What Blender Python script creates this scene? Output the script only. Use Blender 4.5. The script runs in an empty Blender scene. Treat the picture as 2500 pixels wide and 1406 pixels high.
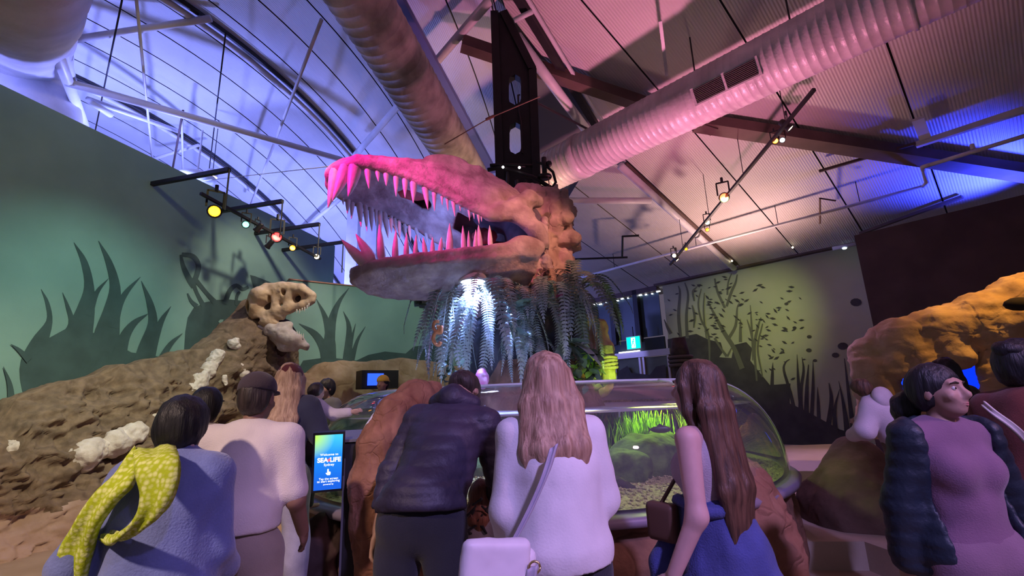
import bpy, math, random
import numpy as np
from mathutils import Vector, Matrix
random.seed(7)
SC = bpy.context.scene
COL = SC.collection
# ------------------------------------------------------------------ camera
F = 1150.0
TH = math.radians(13.1)
PH = math.radians(2.2)
C = np.array([0, 0, 1.5])
_r0 = np.array([1., 0, 0]); _u0 = np.array([0, -math.sin(TH), math.cos(TH)])
FW = np.array([0, math.cos(TH), math.sin(TH)])
RT = math.cos(PH)*_r0 - math.sin(PH)*_u0
UP = math.sin(PH)*_r0 + math.cos(PH)*_u0
cd = bpy.data.cameras.new('camera'); cam = bpy.data.objects.new('camera', cd); COL.objects.link(cam)
cd.sensor_width = 36; cd.lens = 36*F/2500; cd.clip_end = 200; cd.clip_start = .05
M = Matrix.Identity(4)
for i in range(3):
    M[i][0] = RT[i]; M[i][1] = UP[i]; M[i][2] = -FW[i]; M[i][3] = C[i]
cam.matrix_world = M
SC.camera = cam
# ------------------------------------------------------------------ world, exposure
w = bpy.data.worlds.new('world'); SC.world = w; w.use_nodes = True
bg = w.node_tree.nodes['Background']
bg.inputs[0].default_value = (.60, .50, .72, 1); bg.inputs[1].default_value = .13
vs = SC.view_settings
vs.view_transform = 'Standard'; vs.look = 'None'; vs.gamma = 1; vs.use_curve_mapping = False
vs.exposure = 0.4
# ------------------------------------------------------------------ pixel -> place helpers (2500 x 1406 frame)
def ray(x, y): return FW*F + RT*(x-1250) + UP*(703-y)
def atz(x, y, z):
    d = ray(x, y); return C + d*((z-C[2])/d[2])
def aty(x, y, Y):
    d = ray(x, y); return C + d*(Y/d[1])
def atp(x, y, p, n):
    d = ray(x, y); return C + d*(np.dot(np.asarray(p)-C, n)/np.dot(d, n))
def vec(*a): return np.array(a, float)
def nrm(v): v = np.asarray(v, float); return v/np.linalg.norm(v)

def lamp(kind, name, loc, power, color, target=None, size=.05, angle=60, blend=.6):
    ld = bpy.data.lights.new(name, kind); ld.energy = power; ld.color = color
    ld.shadow_soft_size = size
    o = bpy.data.objects.new(name, ld); COL.objects.link(o); o.location = loc
    if kind == 'SPOT':
        ld.spot_size = math.radians(angle); ld.spot_blend = blend
    if target is not None:
        o.rotation_euler = (Vector(target)-Vector(loc)).to_track_quat('-Z', 'Y').to_euler()
    return o
# ------------------------------------------------------------------ theatre lights of the hall
# blue uplights hidden behind the top of the left wall, washing the vault
for i, (x, y, z, p) in enumerate([(-8.8, 4.5, 5.6, 330), (-7.6, 9.0, 5.6, 560), (-6.6, 13.5, 5.0, 600), (-4.5, 18.0, 4.0, 480)]):
    lamp('POINT', 'vault_uplight', (x, y, z), p, (.22, .26, 1.0), size=.15)
# blue uplights behind the dark right wall
lamp('SPOT', 'roof_uplight', (9.6, 8.3, 4.3), 900, (.03, .05, 1.0), (8.4, 8.9, 7.5), .1, 100, .8)
# wall wash on the left mural, from the ceiling over the visitors
lamp('SPOT', 'mural_wash', (-2.2, 4.2, 6.6), 640, (.62, 1.0, .84), (-6.5, 7.3, 2.2), .12, 46, .9)
lamp('SPOT', 'mural_wash', (-2.6, 8.0, 6.6), 420, (1.0, .86, .66), (-6.0, 10.8, 3.0), .12, 58, .7)
lamp('SPOT', 'mural_olive_wash', (-3.2, 5.4, 6.2), 70, (1.0, .80, .30), (-6.6, 7.4, 5.0), .1, 110, .9)
lamp('SPOT', 'rock_wash', (-2.0, 3.4, 6.4), 950, (1.0, .72, .44), (-5.0, 6.4, .3), .12, 60, .7)
lamp('SPOT', 'board_wash', (-.6, 8.8, 5.6), 260, (.8, 1.0, .72), (-2.8, 12.6, 3.0), .12, 70, .7)
# pink and warm profile spots on the hanging skull
lamp('SPOT', 'skull_pink_spot', (-3.7, 2.7, 6.0), 1500, (1.0, .015, .42), (-1.45, 4.62, 3.75), .05, 24, .9)
lamp('SPOT', 'skull_rose_spot', (-1.6, .8, 5.6), 520, (1.0, .22, .46), (-.55, 5.0, 3.6), .05, 27, .8)
lamp('SPOT', 'skull_warm_spot', (2.4, 1.8, 4.6), 560, (1.0, .40, .26), (.15, 5.2, 3.1), .05, 24, .8)
# violet wash on the visitors' backs and warm wash from the left
lamp('SPOT', 'visitor_violet_spot', (2.2, -2.6, 5.0), 1300, (.50, .38, 1.0), (.95, 2.2, 1.0), .15, 44, .85)
lamp('SPOT', 'visitor_pink_spot', (4.6, -.6, 4.6), 320, (1.0, .48, .74), (1.2, 2.4, .9), .15, 42, .8)
lamp('SPOT', 'visitor_warm_spot', (-2.8, -2.2, 5.0), 1000, (1.0, .72, .60), (-1.9, 2.3, 1.0), .15, 34, .9)
# roof wash, rose, thrown up from the tank surround
lamp('SPOT', 'duct_rose_spot', (2.7, 6.6, 2.2), 620, (1.0, .30, .50), (2.6, 6.6, 7.0), .15, 105, .9)
lamp('SPOT', 'roof_warm_spot', (.8, 8.6, 3.6), 200, (1.0, .62, .36), (-.2, 9.4, 8.0), .15, 80, .9)
lamp('SPOT', 'roof_warm_spot', (5.6, 11.0, 3.2), 360, (1.0, .58, .52), (5.0, 10.6, 6.6), .15, 130, .9)
# right side
lamp('SPOT', 'right_mural_spot', (4.2, 8.6, 5.2), 420, (.86, 1.0, .42), (6.6, 13.2, 3.6), .1, 44, .9)
lamp('SPOT', 'right_arch_spot', (5.6, 3.6, 4.6), 420, (1.0, .50, .10), (5.7, 5.3, 2.2), .08, 46, .6)
lamp('SPOT', 'platform_violet_spot', (3.6, 8.4, 4.8), 240, (.62, .36, 1.0), (4.4, 6.8, .3), .1, 60, .7)
# ------------------------------------------------------------------ noise
def _hash(i, j, k, seed):
    n = (i*374761393 + j*668265263 + k*2147483647 + seed*1274126177) & 0xffffffff
    n = ((n ^ (n >> 13))*1274126177) & 0xffffffff
    return ((n ^ (n >> 16)) & 0xffff)/65535.0*2-1
def vnoise(P, f, seed=0):
    Q = np.asarray(P, float)*f + 1000.0
    I = np.floor(Q).astype(np.int64); T = Q-I; T = T*T*(3-2*T)
    out = 0
    for a in (0, 1):
        for b in (0, 1):
            for c in (0, 1):
                wgt = (T[..., 0] if a else 1-T[..., 0])*(T[..., 1] if b else 1-T[..., 1])*(T[..., 2] if c else 1-T[..., 2])
                out = out + wgt*_hash(I[..., 0]+a, I[..., 1]+b, I[..., 2]+c, seed)
    return out
def fbm(P, f, octv=3, seed=0, ridged=False):
    o = 0; amp = 1
    for i in range(octv):
        n = vnoise(P, f*2**i, seed+i*17)
        o = o + amp*((1-2*np.abs(n)) if ridged else n); amp *= .5
    return o
# ------------------------------------------------------------------ materials
MATS = {}
def mat(name, col, rough=.8, metal=0., var=.0, vscale=4., col2=None, bump=0., bscale=20., emit=None, estr=1., voro=0., vsc=4., wave=None, spec=.4, sheen=0, stretch=None):
    if name in MATS: return MATS[name]
    m = bpy.data.materials.new(name); m.use_nodes = True; MATS[name] = m
    nt = m.node_tree; N = nt.nodes; L = nt.links; B = N['Principled BSDF']
    B.inputs['Base Color'].default_value = (*col, 1); B.inputs['Roughness'].default_value = rough; B.inputs['Metallic'].default_value = metal
    B.inputs['Specular IOR Level'].default_value = spec
    if sheen: B.inputs['Sheen Weight'].default_value = sheen
    tc = N.new('ShaderNodeTexCoord')
    geo = N.new('ShaderNodeNewGeometry')
    src = geo.outputs['Position']
    if stretch:
        mp0 = N.new('ShaderNodeMapping'); mp0.inputs['Scale'].default_value = stretch; L.new(src, mp0.inputs[0]); src = mp0.outputs[0]
    if var or col2:
        nz = N.new('ShaderNodeTexNoise'); nz.inputs['Scale'].default_value = vscale; nz.inputs['Detail'].default_value = 5
        L.new(src, nz.inputs['Vector'])
        rp = N.new('ShaderNodeValToRGB'); L.new(nz.outputs['Fac'], rp.inputs['Fac'])
        c2 = col2 if col2 else tuple(min(1, c*(1+var)) for c in col)
        c1 = col if col2 else tuple(c*(1-var) for c in col)
        rp.color_ramp.elements[0].position = .36; rp.color_ramp.elements[1].position = .66
        rp.color_ramp.elements[0].color = (*c1, 1); rp.color_ramp.elements[1].color = (*c2, 1)
        L.new(rp.outputs['Color'], B.inputs['Base Color'])
    h = None
    if bump:
        nb = N.new('ShaderNodeTexNoise'); nb.inputs['Scale'].default_value = bscale; nb.inputs['Detail'].default_value = 6
        L.new(src, nb.inputs['Vector']); h = nb.outputs['Fac']
    if voro:
        vo = N.new('ShaderNodeTexVoronoi'); vo.feature = 'DISTANCE_TO_EDGE'; vo.inputs['Scale'].default_value = vsc
        nd = N.new('ShaderNodeTexNoise'); nd.inputs['Scale'].default_value = vsc*1.2; L.new(src, nd.inputs['Vector'])
        mx = N.new('ShaderNodeMixRGB'); mx.blend_type = 'ADD'; mx.inputs[0].default_value = .35; L.new(src, mx.inputs[1]); L.new(nd.outputs['Color'], mx.inputs[2])
        L.new(mx.outputs[0], vo.inputs['Vector'])
        mr = N.new('ShaderNodeMapRange'); mr.inputs['From Max'].default_value = .06; L.new(vo.outputs['Distance'], mr.inputs['Value'])
        if h is not None:
            ad = N.new('ShaderNodeMath'); ad.operation = 'MULTIPLY_ADD'; L.new(mr.outputs[0], ad.inputs[0]); ad.inputs[1].default_value = voro; L.new(h, ad.inputs[2]); h = ad.outputs[0]
        else: h = mr.outputs[0]
    if wave:
        wv = N.new('ShaderNodeTexWave'); wv.inputs['Scale'].default_value = wave[1]; wv.bands_direction = 'X'
        mp = N.new('ShaderNodeMapping'); mp.vector_type = 'TEXTURE'; mp.inputs['Rotation'].default_value = (0, 0, wave[0]); L.new(src, mp.inputs[0]); L.new(mp.outputs[0], wv.inputs['Vector'])
        h = wv.outputs['Fac']
    if h is not None:
        bp = N.new('ShaderNodeBump'); bp.inputs['Strength'].default_value = min(1, bump if bump else .5); bp.inputs['Distance'].default_value = .02
        L.new(h, bp.inputs['Height']); L.new(bp.outputs[0], B.inputs['Normal'])
    if emit:
        B.inputs['Emission Color'].default_value = (*emit, 1); B.inputs['Emission Strength'].default_value = estr
    return m
def glassmat(name, tint, rough=.03, refl=.06, ior=1.35, bump=0, bscale=8, opac=0., body=(.1, .1, .1)):
    if name in MATS: return MATS[name]
    m = bpy.data.materials.new(name); m.use_nodes = True; MATS[name] = m
    nt = m.node_tree; N = nt.nodes; L = nt.links; N.remove(N['Principled BSDF']); out = N['Material Output']
    tr = N.new('ShaderNodeBsdfTransparent'); tr.inputs[0].default_value = (*tint, 1)
    gl = N.new('ShaderNodeBsdfGlossy'); gl.inputs['Roughness'].default_value = rough
    fr = N.new('ShaderNodeFresnel'); fr.inputs[0].default_value = ior
    mx = N.new('ShaderNodeMixShader'); L.new(fr.outputs[0], mx.inputs[0]); L.new(tr.outputs[0], mx.inputs[1]); L.new(gl.outputs[0], mx.inputs[2])
    last = mx.outputs[0]
    if opac:
        df = N.new('ShaderNodeBsdfDiffuse'); df.inputs[0].default_value = (*body, 1)
        m2 = N.new('ShaderNodeMixShader'); m2.inputs[0].default_value = opac; L.new(last, m2.inputs[1]); L.new(df.outputs[0], m2.inputs[2]); last = m2.outputs[0]
    if bump:
        nb = N.new('ShaderNodeTexNoise'); nb.inputs['Scale'].default_value = bscale
        ge = N.new('ShaderNodeNewGeometry'); L.new(ge.outputs['Position'], nb.inputs['Vector'])
        bp = N.new('ShaderNodeBump'); bp.inputs['Strength'].default_value = bump; bp.inputs['Distance'].default_value = .01
        L.new(nb.outputs['Fac'], bp.inputs['Height']); L.new(bp.outputs[0], gl.inputs['Normal']); L.new(bp.outputs[0], fr.inputs['Normal'])
    L.new(last, out.inputs['Surface'])
    return m
# ------------------------------------------------------------------ objects
WL = {}
def wloc(o): return WL.get(o.name, np.zeros(3))
def tag(o, label=None, cat=None, group=None, kind=None):
    if label: o['label'] = label
    if cat: o['category'] = cat
    if group: o['group'] = group
    if kind: o['kind'] = kind
    return o
def mesh(name, V, Fc, smooth=False):
    me = bpy.data.meshes.new(name)
    me.from_pydata([tuple(v) for v in np.asarray(V, float)], [], [tuple(int(i) for i in f) for f in Fc])
    if smooth: me.polygons.foreach_set('use_smooth', np.ones(len(me.polygons), bool))
    me.update(); return me
def link(name, me, m, parent=None, loc=None):
    o = bpy.data.objects.new(name, me); COL.objects.link(o)
    if m is not None and me is not None and len(me.materials) == 0: me.materials.append(m)
    if parent is not None: o.parent = parent
    if loc is not None: o.location = loc
    return o
def add(name, VF, m, parent=None, smooth=False, origin=None, **kw):
    """one mesh object from world-space geometry; origin: where the object's origin goes"""
    V, Fc = VF; V = np.asarray(V, float)
    pw = wloc(parent) if parent is not None else np.zeros(3)
    og = np.asarray(origin, float) if origin is not None else (pw if parent is not None else vec(*((V.min(0)+V.max(0))/2)[:2], V[:, 2].min()))
    me = mesh(name, V-og, Fc, smooth)
    o = link(name, me, m, parent, tuple(og-pw)); WL[o.name] = og
    return tag(o, **kw)
def root(name, loc, **kw):
    o = bpy.data.objects.new(name, None); COL.objects.link(o); o.location = tuple(loc); o.empty_display_size = .1
    WL[o.name] = np.asarray(loc, float); return tag(o, **kw)
def place(name, me, m, parent, mtx, **kw):
    """shared-mesh object at world matrix mtx (parents carry translation only)"""
    o = link(name, me, m, parent)
    mm = mtx.copy()
    if parent is not None:
        pw = wloc(parent); mm.translation = mm.translation-Vector(pw)
    o.matrix_basis = mm
    WL[o.name] = np.array(mtx.translation); return tag(o, **kw)
def frame(origin, X, Y, Z, sx=1, sy=1, sz=1):
    m_ = Matrix.Identity(4)
    for i in range(3):
        m_[i][0] = X[i]*sx; m_[i][1] = Y[i]*sy; m_[i][2] = Z[i]*sz; m_[i][3] = origin[i]
    return m_
# ------------------------------------------------------------------ geometry builders: return (V, F)
def join(*ps):
    V = []; Fc = []; n = 0
    for v, f in ps:
        V.append(np.asarray(v, float)); Fc += [tuple(i+n for i in q) for q in f]; n += len(v)
    return np.concatenate(V), Fc
def box(c, half, X=(1, 0, 0), Y=(0, 1, 0), Z=(0, 0, 1)):
    c = np.asarray(c, float); A = np.array([X, Y, Z], float); V = []
    for sx in (-1, 1):
        for sy in (-1, 1):
            for sz in (-1, 1): V.append(c + A[0]*half[0]*sx + A[1]*half[1]*sy + A[2]*half[2]*sz)
    return np.array(V), [(0, 1, 3, 2), (4, 6, 7, 5), (0, 4, 5, 1), (2, 3, 7, 6), (0, 2, 6, 4), (1, 5, 7, 3)]
def bar(a, b, w_, h_, upv=(0, 0, 1)):
    a = np.asarray(a, float); b = np.asarray(b, float); d = b-a; l = np.linalg.norm(d); d = d/l
    s = np.cross(d, upv)
    if np.linalg.norm(s) < 1e-4: s = np.cross(d, (1, 0, 0))
    s = nrm(s); u = np.cross(s, d)
    return box((a+b)/2, (l/2, w_/2, h_/2), d, s, u)
def tube(pts, r, n=8, cap=True):
    P = np.asarray(pts, float); m = len(P); R = np.full(m, r, float) if np.isscalar(r) else np.asarray(r, float)
    V = []; Fc = []; ref = None
    for i in range(m):
        t = nrm(P[min(i+1, m-1)]-P[max(i-1, 0)])
        if ref is None:
            ref = np.cross(t, (0, 0, 1) if abs(t[2]) < .9 else (1, 0, 0))
        s = nrm(ref - t*np.dot(ref, t)); ref = s; u = np.cross(t, s)
        for k in range(n):
            a = 2*math.pi*k/n; V.append(P[i]+R[i]*(math.cos(a)*s+math.sin(a)*u))
    for i in range(m-1):
        for k in range(n):
            Fc.append((i*n+k, i*n+(k+1) % n, (i+1)*n+(k+1) % n, (i+1)*n+k))
    if cap: Fc += [tuple(range(n))[::-1], tuple((m-1)*n+k for k in range(n))]
    return np.array(V), Fc
def lathe(prof, n=48, c=(0, 0, 0), a0=0., a1=2*math.pi, closed=False):
    V = []; Fc = []; m = len(prof); full = abs(a1-a0-2*math.pi) < 1e-6; nn = n if full else n+1
    for i in range(nn):
        a = a0+(a1-a0)*i/n
        for r_, z_ in prof: V.append((c[0]+r_*math.cos(a), c[1]+r_*math.sin(a), c[2]+z_))
    for i in range(n):
        j = (i+1) % nn
        for k in range(m if closed else m-1):
            q = (k+1) % m
            Fc.append((i*m+k, j*m+k, j*m+q, i*m+q))
    return np.array(V), Fc
def prism(poly, off):
    P = np.asarray(poly, float); n = len(P); off = np.asarray(off, float)
    return np.concatenate([P, P+off]), [tuple(range(n))[::-1], tuple(range(n, 2*n))] + [(i, (i+1) % n, n+(i+1) % n, n+i) for i in range(n)]
def smoothpts(pts, n=4):
    """Catmull-Rom through points"""
    P = np.asarray(pts, float); Q = np.concatenate([[2*P[0]-P[1]], P, [2*P[-1]-P[-2]]]); out = []
    for i in range(1, len(Q)-2):
        for k in range(n):
            t = k/n; a, b, c, d = Q[i-1], Q[i], Q[i+1], Q[i+2]
            out.append(.5*(2*b+(c-a)*t+(2*a-5*b+4*c-d)*t*t+(3*b-a-3*c+d)*t**3))
    out.append(P[-1]); return np.array(out)
# ------------------------------------------------------------------ implicit surfaces
class Sdf:
    def __init__(s, lo, hi, h):
        s.h = h; s.lo = np.asarray(lo, float)-2*h; hi = np.asarray(hi, float)+2*h
        s.n = np.ceil((hi-s.lo)/h).astype(int)+1
        s.D = np.full(tuple(s.n), 9., np.float32)
    def _sl(s, lo, hi):
        a = np.clip(np.floor((np.asarray(lo)-s.lo)/s.h).astype(int), 0, s.n); b = np.clip(np.ceil((np.asarray(hi)-s.lo)/s.h).astype(int)+1, 0, s.n)
        if (b <= a).any(): return None, None
        sl = tuple(slice(a[i], b[i]) for i in range(3))
        g = [(s.lo[i]+s.h*np.arange(a[i], b[i])).astype(np.float32) for i in range(3)]
        return sl, g
    def _put(s, sl, d, k, sub):
        A = s.D[sl]
        if sub:
            h = np.maximum(k-np.abs(A+d), 0)/k; s.D[sl] = np.maximum(A, -d)+h*h*k*.25
        else:
            h = np.maximum(k-np.abs(A-d), 0)/k; s.D[sl] = np.minimum(A, d)-h*h*k*.25
    def cap(s, a, b, ra, rb=None, k=.02, sub=False, flat=None):
        a = np.asarray(a, float); b = np.asarray(b, float); rb = ra if rb is None else rb; mr = max(ra, rb)+k+2*s.h
        sl, g = s._sl(np.minimum(a, b)-mr, np.maximum(a, b)+mr)
        if sl is None: return s
        ab = b-a; l2 = float(ab@ab)+1e-12
        X, Y, Z = g[0][:, None, None]-a[0], g[1][None, :, None]-a[1], g[2][None, None, :]-a[2]
        t = np.clip((X*ab[0]+Y*ab[1]+Z*ab[2])/l2, 0, 1)
        d = np.sqrt((X-t*ab[0])**2+(Y-t*ab[1])**2+(Z-t*ab[2])**2)-(ra+(rb-ra)*t)
        s._put(sl, d, k, sub); return s
    def chain(s, pts, rs, k=.02, sub=False):
        rs = [rs]*len(pts) if np.isscalar(rs) else rs
        for i in range(len(pts)-1): s.cap(pts[i], pts[i+1], rs[i], rs[i+1], k, sub)
        return s
    def ell(s, c, r, R=None, k=.02, sub=False):
        c = np.asarray(c, float); r = np.asarray(r, float)*np.ones(3); R = np.eye(3) if R is None else np.asarray(R, float)
        e = np.sqrt(((R.T**2)*r**2).sum(1))+k+2*s.h     # rows of R are the axes
        sl, g = s._sl(c-e, c+e)
        if sl is None: return s
        X, Y, Z = g[0][:, None, None]-c[0], g[1][None, :, None]-c[1], g[2][None, None, :]-c[2]
        q0 = 0; q1 = 0
        for i in range(3):
            p = X*R[i, 0]+Y*R[i, 1]+Z*R[i, 2]
            q0 = q0+(p/r[i])**2; q1 = q1+(p/r[i]**2)**2
        k0 = np.sqrt(q0); k1 = np.sqrt(q1)+1e-9
        s._put(sl, k0*(k0-1)/k1, k, sub); return s
    def box(s, c, hf, R=None, rd=.02, k=.02, sub=False):
        c = np.asarray(c, float); hf = np.asarray(hf, float); R = np.eye(3) if R is None else np.asarray(R, float)
        e = (np.abs(R.T)*hf).sum(1)+k+2*s.h
        sl, g = s._sl(c-e, c+e)
        if sl is None: return s
        X, Y, Z = g[0][:, None, None]-c[0], g[1][None, :, None]-c[1], g[2][None, None, :]-c[2]
        o = 0; ins = -9.
        for i in range(3):
            q = np.abs(X*R[i, 0]+Y*R[i, 1]+Z*R[i, 2])-(hf[i]-rd)
            o = o+np.maximum(q, 0)**2; ins = np.maximum(ins, q)
        s._put(sl, np.sqrt(o)+np.minimum(ins, 0)-rd, k, sub); return s
    def tri(s, a, b, c, r, k=.02, sub=False):
        a, b, c = [np.asarray(v, float) for v in (a, b, c)]
        mr = r+k+2*s.h; P = np.array([a, b, c])
        sl, g = s._sl(P.min(0)-mr, P.max(0)+mr)
        if sl is None: return s
        nn = nrm(np.cross(b-a, c-a))
        X, Y, Z = g[0][:, None, None], g[1][None, :, None], g[2][None, None, :]
        def dot(p, v): return (X-p[0])*v[0]+(Y-p[1])*v[1]+(Z-p[2])*v[2]
        inside = True; ed = 1e9
        for p, q in ((a, b), (b, c), (c, a)):
            e = q-p; t = np.clip(dot(p, e)/float(e@e), 0, 1)
            dd = (X-p[0]-t*e[0])**2+(Y-p[1]-t*e[1])**2+(Z-p[2]-t*e[2])**2
            ed = np.minimum(ed, dd); inside = inside & (dot(p, np.cross(nn, e)) >= 0)
        d = np.where(inside, np.abs(dot(a, nn)), np.sqrt(ed))-r
        s._put(sl, d.astype(np.float32), k, sub); return s
    def quad(s, a, b, c, d, r, k=.02): s.tri(a, b, c, r, k); return s.tri(a, c, d, r, k)
    def cut(s, p, n_):
        """keep the side the normal n_ points away from"""
        g = [s.lo[i]+s.h*np.arange(s.n[i]) for i in range(3)]; n_ = nrm(n_)
        d = (g[0][:, None, None]-p[0])*n_[0]+(g[1][None, :, None]-p[1])*n_[1]+(g[2][None, None, :]-p[2])*n_[2]
        s.D = np.maximum(s.D, d.astype(np.float32)); return s
    def noise(s, amp, f, octv=2, seed=0):
        """displace the field near the surface"""
        idx = np.argwhere(np.abs(s.D) < 2.5*amp+2*s.h)
        P = s.lo+idx*s.h
        s.D[tuple(idx.T)] += (amp*fbm(P, f, octv, seed)).astype(np.float32); return s
    def mesh(s, disp=None):
        D = np.pad(s.D, 1, constant_values=9.); lo = s.lo-s.h
        S = D < 0; n = np.array(D.shape)
        def corner(A, i, j, k): return A[i:n[0]-1+i, j:n[1]-1+j, k:n[2]-1+k]
        cnt = sum(corner(S, i, j, k).astype(np.int8) for i in (0, 1) for j in (0, 1) for k in (0, 1))
        act = (cnt > 0) & (cnt < 8)
        cells = np.argwhere(act)
        if len(cells) == 0: raise RuntimeError('empty sdf')
        ID = np.full(act.shape, -1, np.int64); ID[act] = np.arange(len(cells))
        acc = np.zeros((len(cells), 3)); num = np.zeros(len(cells))
        for ax in range(3):
            for u in (0, 1):
                for v in (0, 1):
                    o0 = [0, 0, 0]; o0[(ax+1) % 3] = u; o0[(ax+2) % 3] = v
                    o1 = list(o0); o1[ax] = 1
                    d0 = D[tuple((cells+o0).T)]; d1 = D[tuple((cells+o1).T)]
                    x = (d0 < 0) != (d1 < 0)
                    t = np.where(x, d0/np.where(x, d0-d1, 1), 0)
                    p = np.tile(np.array(o0, float), (len(cells), 1)); p[:, ax] = t
                    acc += p*x[:, None]; num += x
        V = lo+s.h*(cells+acc/num[:, None])
        Q = []
        for ax in range(3):
            a1, a2 = (ax+1) % 3, (ax+2) % 3
            sl0 = [slice(1, -1)]*3; sl1 = [slice(1, -1)]*3
            sl0[ax] = slice(0, -1); sl1[ax] = slice(1, None)
            s0 = S[tuple(sl0)]; s1 = S[tuple(sl1)]
            e = np.argwhere(s0 != s1)
            if not len(e): continue
            flip = s1[tuple(e.T)]
            base = e.copy(); base[:, a1] += 1; base[:, a2] += 1
            def cid(d1_, d2_):
                q = base.copy(); q[:, a1] -= d1_; q[:, a2] -= d2_; return ID[tuple(q.T)]
            q = np.stack([cid(1, 1), cid(0, 1), cid(0, 0), cid(1, 0)], 1)
            q[flip] = q[flip][:, ::-1]; Q.append(q)
        Q = np.concatenate(Q)
        if disp is not None:
            Nn = np.zeros_like(V); fn = np.cross(V[Q[:, 2]]-V[Q[:, 0]], V[Q[:, 3]]-V[Q[:, 1]])
            for i in range(4): np.add.at(Nn, Q[:, i], fn)
            Nn /= np.linalg.norm(Nn, axis=1)[:, None]+1e-12
            V = V+Nn*disp(V)[:, None]
        return V, Q
def ball(c, r, nu=10, nv=6):
    r = np.ones(3)*r
    V = [(0, 0, 1.)]; Fc = []
    for i in range(1, nv):
        for j in range(nu):
            th = math.pi*i/nv; ph = 2*math.pi*j/nu; V.append((math.sin(th)*math.cos(ph), math.sin(th)*math.sin(ph), math.cos(th)))
    V.append((0, 0, -1.)); e = len(V)-1
    for j in range(nu):
        Fc.append((0, 1+j, 1+(j+1) % nu)); Fc.append((e, 1+(nv-2)*nu+(j+1) % nu, 1+(nv-2)*nu+j))
        for i in range(nv-2):
            a = 1+i*nu; Fc.append((a+j, a+nu+j, a+nu+(j+1) % nu, a+(j+1) % nu))
    return np.array(V)*r+np.asarray(c, float), Fc
# ================================================================== THE SETTING
m_floor = mat('sand_floor', (.36, .27, .19), .75, var=.0, col2=(.46, .36, .27), vscale=1.6, bump=.15, bscale=30)
m_teal = mat('mural_teal_paint', (.17, .30, .27), .75, col2=(.21, .36, .32), vscale=.9, bump=.05, bscale=60)
m_olive = mat('mural_olive_paint', (.36, .38, .20), .8, col2=(.42, .42, .24), vscale=.8)
m_dark = mat('dark_brown_wall_paint', (.070, .046, .040), .85, var=.15, vscale=2)
m_sil = mat('mural_silhouette_paint', (.045, .085, .085), .8, var=.15, vscale=3)
m_silr = mat('mural_brown_silhouette_paint', (.055, .050, .038), .8, var=.2, vscale=3)
m_roofl = mat('vault_sheet', (.62, .64, .66), .38, var=.06, vscale=.7, wave=(math.radians(-7.5), 9.), bump=.25)
m_roofr = mat('roof_sheet', (.58, .55, .53), .5, var=.10, vscale=.6, wave=(math.radians(-46), 7.), bump=.35)
m_back = mat('roof_backing', (.10, .10, .12), .9)
m_white = mat('white_steel', (.66, .66, .68), .45, var=.08, vscale=3)
m_blk = mat('black_steel', (.012, .011, .013), .5, var=.3, vscale=5)
m_brown = mat('brown_beam', (.11, .07, .06), .7, var=.2, vscale=2)
m_duct = mat('duct_wrap', (.56, .52, .54), .34, var=.2, vscale=2.2, bump=.25, bscale=26, spec=.5)
m_ductl = mat('duct_dusty', (.40, .36, .33), .5, var=.4, vscale=2.6, bump=.3, bscale=24)

add('floor', (np.array([(-14, -6, 0), (16, -6, 0), (16, 26, 0), (-14, 26, 0)]), [(0, 1, 2, 3)]), m_floor, kind='structure', origin=(0, 0, 0))

# left mural wall
HL = 6.0
LA = atz(0, 205, HL); LB = atz(818, 600, HL)
LH = nrm((LB-LA)*vec(1, 1, 0)); LN = vec(LH[1], -LH[0], 0)          # normal faces the room
l0 = (LA-LH*10)*vec(1, 1, 0); l1 = LB*vec(1, 1, 0)
wl = add('wall_left', prism([l0, l1, l1+vec(0, 0, HL), l0+vec(0, 0, HL)], -LN*.3), m_teal, kind='structure')
def onL(x, y, o=.006): return atp(x, y, LA, LN)+LN*o
# angled mural board behind the tank
HB = 4.5
BA = atz(705, 683, HB); BB = atz(1110, 725, HB); BH = nrm((BB-BA)*vec(1, 1, 0)); BN = vec(BH[1], -BH[0], 0)
b0 = BA*vec(1, 1, 0); b1 = (BB+BH*1.6)*vec(1, 1, 0)
wb = add('wall_back', prism([b0, b1, b1+vec(0, 0, HB), b0+vec(0, 0, HB)], -BN*.2), m_teal, kind='structure')
add('coping', bar(BA+vec(0, 0, .015)-BN*.1, BB+BH*1.6+vec(0, 0, .015)-BN*.1, .26, .03), mat('red_edge', (.42, .2, .14), .6), wb)
def onB(x, y, o=.006): return atp(x, y, BA, BN)+BN*o
# right mural wall with window bay at its far end
HR = 5.0
RA = atz(1617, 697, HR); RB = atz(2080, 600, HR); RH = nrm((RB-RA)*vec(1, 1, 0)); RN = vec(RH[1], -RH[0], 0)
r0 = RA*vec(1, 1, 0); r1 = (RB+RH*1.2)*vec(1, 1, 0)
wr = add('wall_right', prism([r0, r1, r1+vec(0, 0, HR), r0+vec(0, 0, HR)], -RN*.3), m_olive, kind='structure')
def onR(x, y, o=.006): return atp(x, y, RA, RN)+RN*o
t1 = add('trim_1', box((RA+RB)/2+vec(0, 0, .16)+RN*.02+RH*.3, (np.linalg.norm(RB-RA)/2+.5, .2, .17), RH, RN), m_brown, kind='structure')
# near dark wall on the right
HD = 4.5
DA = atz(2085, 575, HD); DB = atz(2500, 475, HD); DH = nrm((DB-DA)*vec(1, 1, 0)); DN = vec(DH[1], -DH[0], 0)
if DN[0] > 0: DN = -DN
d0 = DA*vec(1, 1, 0); d1_ = (DB+DH*7)*vec(1, 1, 0)
add('wall_side', prism([d0, d1_, d1_+vec(0, 0, HD), d0+vec(0, 0, HD)], -DN*.6), m_dark, kind='structure')
def onD(x, y, o=.006): return atp(x, y, DA, DN)+DN*o

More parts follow.
